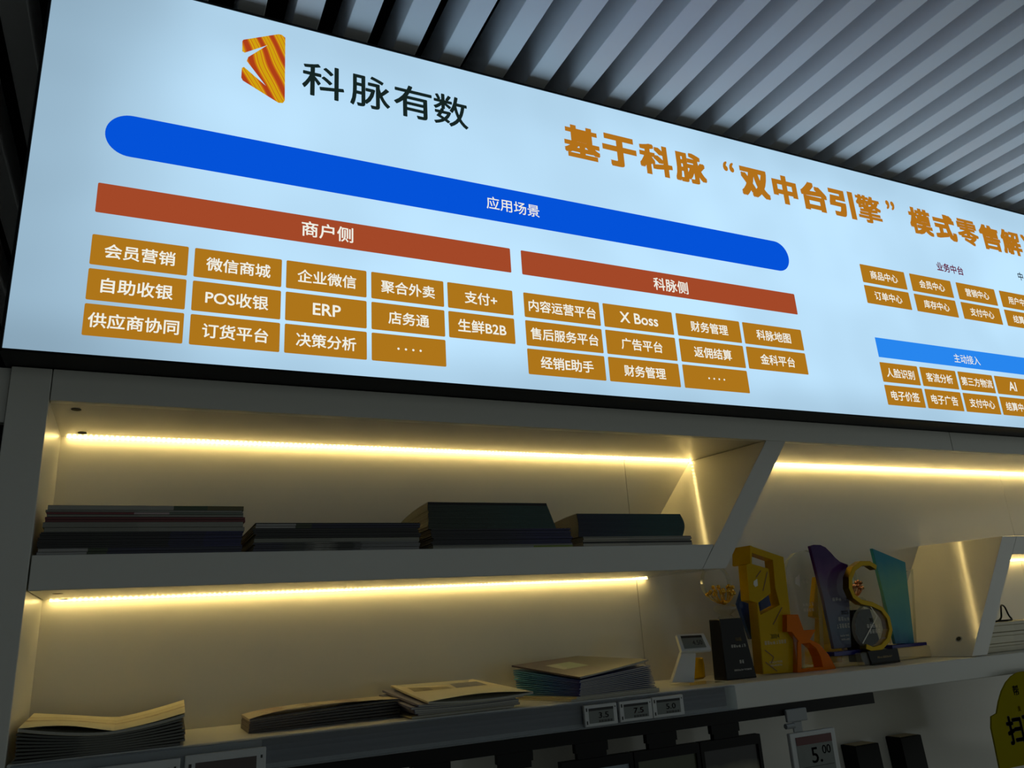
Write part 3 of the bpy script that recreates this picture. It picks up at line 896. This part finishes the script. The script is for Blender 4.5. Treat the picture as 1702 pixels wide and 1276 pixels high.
# blue crystal plaque behind the gold frame
r = thing('blue_crystal_trophy', 'blue hexagonal crystal plaque partly hidden behind the golden frame trophy', 'trophy', (1.43, 0.185, SH))
obj('plaque', solid(traced([(1240, 961), (1227, 1003), (1248, 1062), (1292, 1062), (1303, 1006), (1285, 965)], 0.165), (0, 0.012, 0)), M['blue'], r, bevel=0.002)
obj('stand', solid(traced([(1233, 1033), (1252, 1086), (1254, 1125), (1290, 1125), (1290, 1064), (1248, 1064)], 0.165, SH + .0004), (0, 0.018, 0)), M['clear'], r)

# golden frame trophy
GY = 0.10
def g8(x, y): return (1120 + x * .21164, 880 + y * .21164)
r = thing('gold_frame_trophy', 'tall golden trophy shaped like an open frame with a slanted top', 'trophy', (1.38, GY, SH))
outer = [g8(*p) for p in ((600, 125), (862, 215), (905, 560), (965, 1120), (705, 1134), (655, 575), (594, 556), (570, 275), (604, 262))]
hole = [g8(*p) for p in ((614, 182), (778, 238), (798, 462), (832, 590), (682, 668), (664, 574), (762, 500), (745, 306), (614, 268))]
fr0 = traced(outer, GY, SH + .0003); h0 = traced(hole, GY)
body = obj('frame', solid(fr0, (0, 0.030, 0), [h0]), M['amber'], r, bevel=0.0008)
cap = traced([g8(*p) for p in ((598, 128), (614, 180), (614, 268), (604, 262))], GY)
bar = [at(*g8(530, 130), GY + .03), at(*g8(600, 124), GY + .03)]
obj('top_block', solid(traced([g8(598, 124), g8(613, 128), g8(613, 272), g8(600, 266)], GY - .0008), (-0.004, 0.060, 0)), M['amber'], r)
obj('gold_edge', solid([fr0[5] + Vector((-.0015, .001, 0)), fr0[4] + Vector((-.0015, .001, 0)), fr0[4] + Vector((-.0015, .029, 0)), fr0[5] + Vector((-.0015, .029, 0))], (0.001, 0, 0)), M['gold'], r)
fy = lambda a, b: Vector((a, GY - .0006, b))
p = at(1288, 1057, GY); letters('engraving', '2024', p.x - .013, p.x + .013, p.z, M['white_ink'], body, 0, 0.005, frame=fy)
p = at(1289, 1067, GY); p2 = at(1290, 1102, GY)
marks('engraving', [(p.x - .034, p.x + .034, p.z, .008, 8), (p2.x - .02, p2.x + .02, p2.z + .003, .004, 9), (p2.x - .018, p2.x + .018, p2.z - .004, .004, 8)], M['white_ink'], body, fy)
bm = bmesh.new()
for a, b in (((780, 745), (850, 610)), ((715, 945), (785, 1000)), ((785, 1000), (765, 1050)), ((720, 1040), (812, 1112)), ((645, 375), (685, 320)), ((700, 480), (735, 330))):
    A, Bq = at(*g8(*a), GY - .0008), at(*g8(*b), GY - .0008); t = (Bq - A).normalized(); nrm = Vector((-t.z, 0, t.x)) * .0011
    bm.faces.new([bm.verts.new(v) for v in (A + nrm, Bq + nrm, Bq - nrm, A - nrm)])
obj('line_pattern', bm, paint('brown_line', (96, 52, 16), rough=0.4), body)
bm = bmesh.new()
bm.faces.new([bm.verts.new(at(*g8(x, y), GY - .0008)) for x, y in ((628, 405), (655, 385), (660, 440), (640, 450), (625, 430))])
obj('emblem_print', bm, M['white_ink'], body)

# orange ribbon trophy
OY = 0.085
r = thing('orange_ribbon_trophy', 'orange acrylic ribbon-shaped trophy right of the golden frame', 'trophy', (1.48, OY, SH))
obj('ribbon', solid(traced([(1308, 1021), (1327, 1021), (1336, 1047), (1356, 1046), (1346, 1064), (1328, 1066), (1316, 1050), (1308, 1050)], OY), (0, 0.022, 0)), M['orange'], r, bevel=0.001)
obj('arch', solid(traced([(1326, 1066), (1346, 1062), (1362, 1070), (1377, 1087), (1386, 1103), (1391, 1117), (1326, 1120)], OY, SH + .0004), (0, 0.030, 0),
                 [traced([(1332, 1070), (1346, 1068), (1357, 1077), (1364, 1091), (1368, 1108), (1333, 1111)], OY)]), M['orange'], r, bevel=0.001)
obj('clear_leg', solid(traced([(1317, 1050), (1327, 1050), (1331, 1112), (1326, 1114)], OY + .002, SH + .0004), (0, 0.018, 0)), M['clear'], r)

# clear rounded plaque
CY = 0.15
r = thing('clear_plaque', 'clear acrylic plaque with rounded top behind the orange ribbon trophy', 'trophy', (1.56, CY, SH))
pl = obj('plaque', solid(traced([(1309, 1110), (1307, 946), (1311, 931), (1321, 919), (1342, 914), (1354, 918), (1361, 930), (1364, 948), (1372, 1110)], CY, SH + .0004), (0, 0.014, 0)), M['clear'], r, bevel=0.002)
edges(pl)
fy2 = lambda a, b: Vector((a, CY - .0006, b))
p = at(1333, 966, CY); p2 = at(1340, 1004, CY)
marks('engraving', [(p.x + .002, p.x + .022, p.z, .010, 2), (p2.x - .012, p2.x + .026, p2.z, .008, 4), (p2.x - .012, p2.x + .024, p2.z - .014, .007, 4)], M['white_ink'], pl, fy2)
bm = bmesh.new()
bm.faces.new([bm.verts.new(at(x, y, CY - .0007)) for x, y in ((1322, 960), (1329, 954), (1330, 975), (1322, 970))])
obj('emblem_print', bm, M['white_ink'], pl)

# golden spire behind the purple plaque
r = thing('golden_spire_trophy', 'golden faceted spire trophy peeking out behind the purple plaque', 'trophy', (1.66, 0.20, SH))
obj('spire', solid(traced([(1357, 958), (1366, 990), (1372, 1030), (1388, 1078), (1360, 1085), (1362, 1028), (1350, 1024)], 0.195, SH + .0004), (0, 0.016, 0)), M['amber'], r, bevel=0.001)
obj('foot', solid(traced([(1352, 1072), (1400, 1066), (1400, 1100), (1352, 1104)], 0.19, SH + .0004), (0, 0.03, 0)), M['amber'], r, bevel=0.001)

# purple plaque on a blue base with crystal foot
PYY = 0.105
r = thing('purple_plaque', 'purple to grey glass plaque with curved top on a blue base', 'trophy', (1.63, PYY, SH))
def g9(x, y): return (1300 + x * .21155, 880 + y * .21155)
pl = obj('plaque', solid(traced([g9(*q) for q in ((220, 128), (250, 118), (300, 119), (345, 140), (385, 180), (420, 220), (455, 250), (518, 275), (530, 600), (545, 925), (410, 937), (330, 560))], PYY), (0, 0.010, 0)), M['purple'], r, bevel=0.0015)
fy3 = lambda a, b: Vector((a, PYY - .0007, b))
p = at(*g9(490, 650), PYY)
letters('engraving', '2025', p.x - .012, p.x + .012, p.z, M['white_ink'], pl, 0, 0.003, frame=fy3)
p = at(*g9(510, 550), PYY)
letters('engraving', '25', p.x - .004, p.x + .008, p.z, M['white_ink'], pl, 0, 0.003, frame=fy3)
p1, p2, p3, p4 = at(*g9(485, 700), PYY), at(*g9(482, 755), PYY), at(*g9(490, 845), PYY), at(*g9(420, 548), PYY)
marks('engraving', [(p1.x - .02, p1.x + .02, p1.z, .009, 4), (p2.x - .025, p2.x + .022, p2.z, .010, 5), (p3.x - .014, p3.x + .016, p3.z + .004, .004, 7), (p3.x - .012, p3.x + .016, p3.z - .005, .004, 6), (p4.x - .012, p4.x + .02, p4.z, .008, 3)], M['white_ink'], pl, fy3)
zb = at(1390, 1087, PYY).z
a, b = at(1379, 1078, PYY), at(1440, 1076, PYY)
obj('base', B(a.x, b.x, PYY - .012, PYY + .03, zb - .004, zb + .0065), M['deep_blue'], r, bevel=0.001)
obj('crystal_foot', B(a.x + .012, b.x - .004, PYY - .006, PYY + .028, SH + .0004, zb - .0045), M['crystal'], r, bevel=0.003)

# gold figure-eight trophy
EY = 0.070
r = thing('gold_ring_trophy', 'golden figure-eight band trophy holding a round glass disc on a black nameplate', 'trophy', (1.68, EY, SH))
path = [(1457, 943), (1446, 936), (1432, 936), (1420, 945), (1414, 960), (1414, 977), (1420, 991), (1432, 1000), (1450, 1004), (1466, 1012), (1477, 1027), (1481, 1046), (1477, 1063), (1466, 1075), (1452, 1079), (1440, 1074)]
pp = traced(path, EY); wd = .0062; outl = []; inl = []
for i, q in enumerate(pp):
    t = (pp[min(i + 1, len(pp) - 1)] - pp[max(i - 1, 0)]).normalized(); nn = Vector((-t.z, 0, t.x)) * wd
    outl.append(q + nn); inl.append(q - nn)
obj('band', solid(outl + inl[::-1], (0, 0.020, 0)), M['gold'], r, bevel=0.0008)
disc = []
for i in range(36):
    a = 2 * math.pi * i / 36
    disc.append(at(1449 + 27.5 * math.cos(a), 1040 + 37 * math.sin(a), EY + .004))
dk = edges(obj('glass_disc', solid(disc, (0, 0.012, 0)), M['clear'], r, bevel=0.0015))
fy4 = lambda a, b: Vector((a, EY + .0030, b))
p = at(1452, 1034, EY)
letters('engraving', '2024', p.x - .010, p.x + .012, p.z + .006, M['white_ink'], dk, 0, 0.003, frame=fy4)
marks('engraving', [(p.x - .022, p.x + .026, p.z - .008, .009, 5), (p.x - .018, p.x + .024, p.z - .021, .009, 4)], M['white_ink'], dk, fy4)
bm = bmesh.new()
for a, b in (((1446, 1006), (1458, 1024)), ((1458, 1024), (1434, 1069))):
    A, Bq = at(*a, EY + .0025), at(*b, EY + .0025); t = (Bq - A).normalized(); nrm = Vector((-t.z, 0, t.x)) * .0014
    bm.faces.new([bm.verts.new(v) for v in (A + nrm, Bq + nrm, Bq - nrm, A - nrm)])
obj('chevron', bm, M['white_ink'], dk)
q = traced([(1442, 1082), (1492, 1077), (1497, 1100), (1450, 1106)], EY - .004, SH + .0004)
nm = obj('nameplate', solid(q, (0, 0.022, 0)), M['gloss_black'], r, bevel=0.001)
p = at(1471, 1091, EY - .0046)
marks('engraving', [(p.x - .026, p.x + .026, p.z, .0045, 14)], M['gold_ink'], nm, lambda a, b: Vector((a, EY - .0046, b)))
obj('crystal_foot', solid(traced([(1430, 1085), (1441, 1083), (1449, 1105), (1436, 1108)], EY, SH + .0004), (0, 0.018, 0)), M['crystal'], r, bevel=0.002)

# copper flower trophy behind
flower_trophy('flower_trophy', 'black-based trophy with copper flower stamens standing behind the golden ring', 1.772, 0.195, None, M['copper'], 1.0, text=False)

# teal plaque
TYY = 0.115
r = thing('teal_plaque', 'teal blue glass plaque with slanted top on a clear block', 'trophy', (1.82, TYY, SH))
obj('plaque', solid(traced([(1450, 911), (1505, 934), (1512, 1000), (1520, 1069), (1489, 1070), (1472, 1000)], TYY), (0, 0.010, 0)), M['teal'], r, bevel=0.0012)
edges(obj('clear_panel', solid(traced([(1466, 978), (1509, 948), (1518, 945), (1524, 1068), (1482, 1070)], TYY + .014), (0, 0.008, 0)), M['clear'], r, bevel=0.001))
a, b = at(1478, 1070, TYY), at(1536, 1068, TYY)
zb = at(1500, 1072, TYY).z
obj('base', B(a.x, b.x, TYY - .008, TYY + .03, zb - .005, zb + .003), M['deep_blue'], r, bevel=0.001)
obj('clear_block', B(a.x + .014, b.x + .006, TYY - .012, TYY + .03, SH + .0004, zb - .0055), M['crystal'], r, bevel=0.004)

# amber cup
r = thing('amber_cup', 'small amber yellow glass cup tucked between price stand and black trophy', 'cup', (1.215, 0.20, SH))
bm = bmesh.new()
lathe(bm, [(.014, .0005), (.019, .004), (.020, .03), (.019, .046), (.0175, .046), (.0182, .03), (.017, .006)], (1.215, 0.20, SH), 24)
obj('cup', bm, M['amber'], r, smooth=True)

# price tag on a small stand
r = thing('price_stand', 'electronic price tag on a small white stand left of the black trophy', 'price tag', (1.12, 0.07, SH))
q = traced([(1134, 1082), (1157, 1082), (1154, 1134), (1117, 1134)], 0.068, SH + .002)
obj('post', solid(q, (0, 0.010, 0)), M['tag_white'], r, bevel=0.001)
obj('foot', B(1.075, 1.17, 0.045, 0.115, SH + .0004, SH + .0020), M['clear'], r)
c0, c1, c2, c3 = at(1133, 1083, .055), at(1183, 1079, .055), at(1170, 1052, .085), at(1124, 1054, .085)
nrm = (c1 - c0).cross(c3 - c0).normalized()
bz = obj('housing', solid([c0, c1, c2, c3], -nrm * .008), M['tag_white'], r, bevel=0.0015)


def tilt(u, v, e=.0006):
    return c0 * (1 - u) * (1 - v) + c1 * u * (1 - v) + c2 * u * v + c3 * (1 - u) * v + nrm * e


bm = bmesh.new(); bm.faces.new([bm.verts.new(tilt(u, v)) for u, v in ((.12, .14), (.86, .14), (.86, .88), (.12, .88))])
sc_ = obj('screen', bm, M['screen'], bz)
bm = bmesh.new(); bm.faces.new([bm.verts.new(tilt(u, v, .0009)) for u, v in ((.12, .74), (.86, .74), (.86, .88), (.12, .88))])
obj('title_bar', bm, M['ink'], sc_)
letters('price', '4.50', 0.45, 0.78, 0.45, M['ink'], sc_, 0, 0.005, h=0.26, frame=lambda a, b: tilt(a, b, .0009))

# ------------------------------------------------------------------ price rail and tags on the lower shelf edge
r = thing('price_rail', 'clear plastic price rail along the edge of the lower shelf', 'price rail', (0.5, -0.01, ZL0))
obj('backing', B(0.20, 1.128, -0.0022, -0.0006, 1.367, 1.403), M['rail_shade'], r)
bm = bmesh.new(); box(bm, -0.14, 1.146, -0.0135, -0.0120, 1.360, 1.4045); box(bm, -0.14, 1.146, -0.0119, -0.0006, 1.3585, 1.3605); box(bm, -0.14, 1.146, -0.0119, -0.0006, 1.4035, 1.4055)
obj('cover', bm, M['rail'], r)
obj('end_cap', B(1.130, 1.1465, -0.0118, -0.0007, 1.3610, 1.4030), M['clear'], r)


def price_tag(label, x0, x1, z0, z1, digits, ink, scr, y=-0.0142):
    r = thing('price_tag', label, 'price tag', ((x0 + x1) / 2, y, z0), 'electronic price tags on the shelf edge')
    h = obj('housing', B(x0, x1, y - .0075, y, z0, z1), M['tag_white'], r, bevel=0.0015)
    yy = y - .0079; wd = x1 - x0; ht = z1 - z0
    bm = bmesh.new(); box(bm, x0 + .13 * wd, x1 - .12 * wd, yy, yy + .0006, z0 + .15 * ht, z1 - .15 * ht)
    s = obj('screen', bm, scr, h)
    if digits:
        letters('price', digits, x0 + wd * .42, x0 + wd * .72, z0 + ht * .5, ink, s, yy - .0003, 0.006, h=ht * .26)
        bm = bmesh.new(); box(bm, x0 + .13 * wd, x1 - .12 * wd, yy - .0003, yy - .0001, z1 - .27 * ht, z1 - .15 * ht)
        for k in range(14):
            box(bm, x0 + wd * (.42 + k * .03), x0 + wd * (.432 + k * .03 + .008 * (k % 3 == 0)), yy - .0003, yy - .0001, z0 + .17 * ht, z0 + .28 * ht)
        obj('print', bm, M['ink'], s)
    bm = bmesh.new()
    for zz in (z0 + ht * .2, z0 + ht * .8): box(bm, x0 + wd * .05, x0 + wd * .085, yy, yy + .0008, zz - .003, zz + .003)
    box(bm, x1 - wd * .07, x1 - wd * .045, yy, yy + .0008, z1 - ht * .2, z1 - ht * .14)
    obj('sensor', bm, M['ink'], h)
    return r


price_tag('white price tag, leftmost of the three together on the shelf edge', 0.778, 0.850, 1.3625, 1.400, '3.5', M['ink'], M['screen'])
price_tag('white price tag with red digits between two others on the shelf edge', 0.8555, 0.930, 1.3635, 1.400, '7.5', M['red_ink'], M['screen'])
price_tag('white price tag, rightmost of the three together on the shelf edge', 0.9315, 1.006, 1.3635, 1.401, '5.0', M['ink'], M['screen'])
price_tag('larger price tag with dark screen below the narrow leaflets', 0.086, 0.204, 1.318, 1.394, None, None, M['screen_dark'])
price_tag('large price tag at the left bottom corner below the catalogues', -0.040, 0.080, 1.316, 1.392, None, None, M['screen_dark'])

# ------------------------------------------------------------------ hanging displays under the shelf
r = thing('hanging_rail', 'black metal hanging rail under the lower shelf', 'rail', (0.9, 0.01, 1.33))
obj('bar', B(0.10, 1.553, 0.001, 0.016, 1.3335, 1.3565), M['black'], r)
gaps = [(0.837 - 0.1595 * k, 0.9255 - 0.1595 * k) for k in (4, 3, 2, 1, 0)] + [(0.9975, 1.084), (1.156, 1.26)]
for (a0, a1), (b0, b1) in zip(gaps, gaps[1:]):
    bm = B(a1, b0, 0.002, 0.014, 1.3165, 1.333); box(bm, a1 + .004, b0 - .004, 0.002, 0.014, 1.306, 1.3166)
    obj('hanger', bm, M['black'], r)


def frame_display(label, x0, x1, scr, deco):
    r = thing('hanging_display', label, 'display', ((x0 + x1) / 2, 0.008, 1.09), 'black framed displays hanging under the shelf')
    bm = bmesh.new()
    z0, z1, b = 1.09, 1.3055, .008
    for a in ((x0, x1, z1 - .018, z1), (x0, x1, z0, z0 + .012), (x0, x0 + b, z0 + .012, z1 - .018), (x1 - b, x1, z0 + .012, z1 - .018)): box(bm, a[0], a[1], 0.0, 0.016, a[2], a[3])
    box(bm, x0 + .001, x1 - .001, .008, .015, z0 + .001, z1 - .001)
    f = obj('bezel', bm, M['black'], r)
    s = obj('screen', B(x0 + b, x1 - b, 0.0045, 0.0078, z0 + .0125, z1 - .0185), scr, r)
    deco(s, x0 + b, x1 - b, z1 - .0185)
    return r


def lit_screen(name, stops, axis, noise=0.0, k=1.0, scale=4.0):
    m = printed(name, stops, rough=0.3, axis=axis, interp='LINEAR', noise=noise, scale=scale)
    return m


scrA = paint('pale_blue_screen', (140, 156, 168), rough=0.3)
scrB = printed('flower_picture', [(0.0, (30, 36, 26)), (0.70, (60, 64, 40)), (0.80, (190, 84, 76)), (0.90, (206, 150, 136)), (1.0, (70, 76, 50))], rough=0.25, axis=2, noise=0.3, scale=4, interp='LINEAR')
scrC = printed('fabric_picture', [(0.0, (150, 148, 120)), (0.55, (160, 158, 130)), (0.82, (120, 118, 98)), (0.92, (40, 40, 38)), (1.0, (36, 36, 36))], rough=0.25, axis=2, noise=0.14, scale=2, interp='LINEAR')


def decoA(s, x0, x1, zt):
    bm = bmesh.new()
    xm = x0 + (x1 - x0) * .50
    for a in ((0, .003, 0, -.02), (.008, .026, -.004, -.007), (.010, .013, -.006, -.02), (.021, .024, -.006, -.02), (.030, .033, .004, -.02), (.036, .039, .004, -.02), (.042, .052, 0, -.003), (.044, .047, -.003, -.02)):
        box(bm, xm + a[0], xm + a[1], .0040, .0044, zt - .010 + a[3], zt - .010 + a[2])
    obj('lettering', bm, M['ink'], s)


frame_display('hanging display with pale blue screen and dark lettering, under the price tags', 0.734, 0.889, scrA, decoA)
frame_display('hanging display showing a flower picture, middle of the three', 0.892, 1.047, scrB, lambda *a: None)
frame_display('hanging display showing draped beige fabric, rightmost of the three', 1.050, 1.2055, scrC, lambda *a: None)

r = thing('price_card', 'hanging electronic price card reading 5.00 clipped to the black rail', 'price tag', (1.34, 0.0, 1.20))
f = B(1.280, 1.410, -0.006, 0.004, 1.12, 1.2975)
h = obj('housing', f, M['tag_white'], r, bevel=0.002)
s = obj('screen', B(1.294, 1.396, -0.0068, -0.0061, 1.135, 1.2885), M['screen'], h)
obj('title_bar', B(1.294, 1.396, -0.0074, -0.0069, 1.2725, 1.2885), paint('maroon_strip', (84, 20, 24), rough=0.4), s)
letters('price', '5.', 1.332, 1.361, 1.250, M['ink'], s, -0.0073, 0.004, h=0.030)
letters('price', '00', 1.364, 1.388, 1.2585, M['ink'], s, -0.0073, 0.002, h=0.017)
obj('rule', B(1.298, 1.392, -0.0073, -0.0069, 1.2285, 1.2293), M['ink'], s)
bm = B(1.280, 1.338, -0.0065, 0.000, 1.3195, 1.345); box(bm, 1.280, 1.338, .0165, .022, 1.3195, 1.345); box(bm, 1.280, 1.338, -.0065, .022, 1.3452 + .012, 1.3452 + .0125)
bm2 = B(1.280, 1.338, -0.0065, 0.0004, 1.3195, 1.3452); box(bm2, 1.296, 1.322, -.004, .000, 1.298, 1.3194)
bm.free()
cp = obj('clip', bm2, M['grey_plastic'], r, bevel=0.002)
bm = bmesh.new(); lathe(bm, [(.0055, 0), (.0055, .024), (.003, .026)], (1.276, -.002, 1.312), 14, 'X')
obj('clip_screw', bm, M['grey_plastic'], cp)

# black boxes on the wall
def wall_box(label, x0, x1, z1):
    y0 = 0.205
    bm = bmesh.new()
    pts = [(x0, z1), (x1, z1), (x1 + .012, z1 - .20), (x0 + .012, z1 - .20)]
    o = thing('wall_box', label, 'box', ((x0 + x1) / 2, y0, z1 - .2), 'black boxes on the wall below the shelf')
    obj('body', solid(xz(pts, y0), (0, YB - y0 - .0005, 0)), M['black'], o, bevel=0.0015)
    obj('lit_top', B(x0 + .006, x1 - .006, y0 + .006, YB - .006, z1 + .0002, z1 + .0010), paint('lit_top_cream', (190, 170, 130), rough=0.5), o)  # pale plate: light on the box top put into its colour
    return o


wall_box('black box on the wall below the shelf, nearer the price card', 1.683, 1.766, 1.208)
wall_box('taller black box on the wall, right of the other black box', 1.848, 1.926, 1.2105)

# yellow sign
YY = -0.030
def g10(x, y): return (1600 + x * .14571, 1090 + y * .14571)
r = thing('yellow_sign', 'yellow board with rounded top and bold black Chinese characters, lower right corner', 'sign', (2.05, YY, 1.1))
L = traced([g10(430, 1300), g10(360, 960), g10(330, 820), g10(330, 690), g10(392, 655), g10(415, 520), g10(450, 400), g10(500, 300), g10(560, 230), g10(620, 192), g10(680, 178)], YY)
cxm = L[-1].x + 0.075
pts = [v for v in L] + [Vector((2 * cxm - v.x, YY, v.z)) for v in L[::-1]]
bd = obj('board', solid(pts, (0, 0.004, 0)), M['yellow'], r)
p, q = at(*g10(480, 700), YY), at(*g10(545, 1010), YY)
letters('lettering', '扫码', p.x, p.x + 0.122, (p.z + q.z) / 2, M['ink'], bd, YY - .0006, 0.035, h=(p.z - q.z))
p = at(*g10(570, 385), YY)
letters('lettering', '帮', p.x, p.x + 0.022, p.z - .002, M['ink'], bd, YY - .0006, 0.015)
p = at(*g10(625, 600), YY)
letters('lettering', '支', p.x, p.x + 0.013, p.z, M['red_ink'], bd, YY - .0006, 0.005)

# ------------------------------------------------------------------ cubby contents
pale = printed('pale_carton', [(0.0, (206, 198, 170)), (0.5, (200, 192, 166))], noise=0.1)
def carton(label, x0, x1, y0, z0, z1):
    r = thing('carton', label, 'box', ((x0 + x1) / 2, y0, z0), 'pale boxes in the cubby')
    hh = z1 - z0
    obj('body', B(x0, x1, y0, y0 + .15, z0, z0 + hh * .66), pale, r, bevel=0.001)
    obj('lid', B(x0 - .0012, x1 + .0012, y0 - .0012, y0 + .1512, z0 + hh * .67, z1), pale, r, bevel=0.001)
    return r


carton('pale carton at the bottom of the cubby stack', 2.045, 2.33, 0.055, ZL1 + .0006, 1.4285)
carton('pale carton in the middle of the cubby stack', 2.052, 2.33, 0.055, 1.4292, 1.456)
carton('thin pale carton on top of the cubby stack with a black cable over it', 2.085, 2.33, 0.060, 1.4567, 1.482)
bm = bmesh.new()
z1 = 1.4845
pts = [Vector((2.09, .075, z1)), Vector((2.12, .072, z1)), Vector((2.15, .074, z1)), Vector((2.165, .07, z1 + .008)), Vector((2.18, .075, z1 + .028)), Vector((2.20, .085, z1 + .04)), Vector((2.235, .10, z1 + .036)), Vector((2.26, .11, z1 + .012)), Vector((2.27, .11, z1)), Vector((2.24, .10, z1)), Vector((2.20, .08, z1)), Vector((2.16, .09, z1)), Vector((2.13, .09, z1))]
fine = []
for i in range(len(pts) - 1):
    p0, p1, p2, p3 = pts[max(i - 1, 0)], pts[i], pts[i + 1], pts[min(i + 2, len(pts) - 1)]
    for k in range(5):
        t = k / 5; fine.append(0.5 * ((2 * p1) + (p2 - p0) * t + (2 * p0 - 5 * p1 + 4 * p2 - p3) * t * t + (3 * p1 - p0 - 3 * p2 + p3) * t ** 3))
tag(obj('cable', tube(bm, fine, .0024), M['black'], None, smooth=True), 'black cable looped on the top carton in the cubby', 'cable')
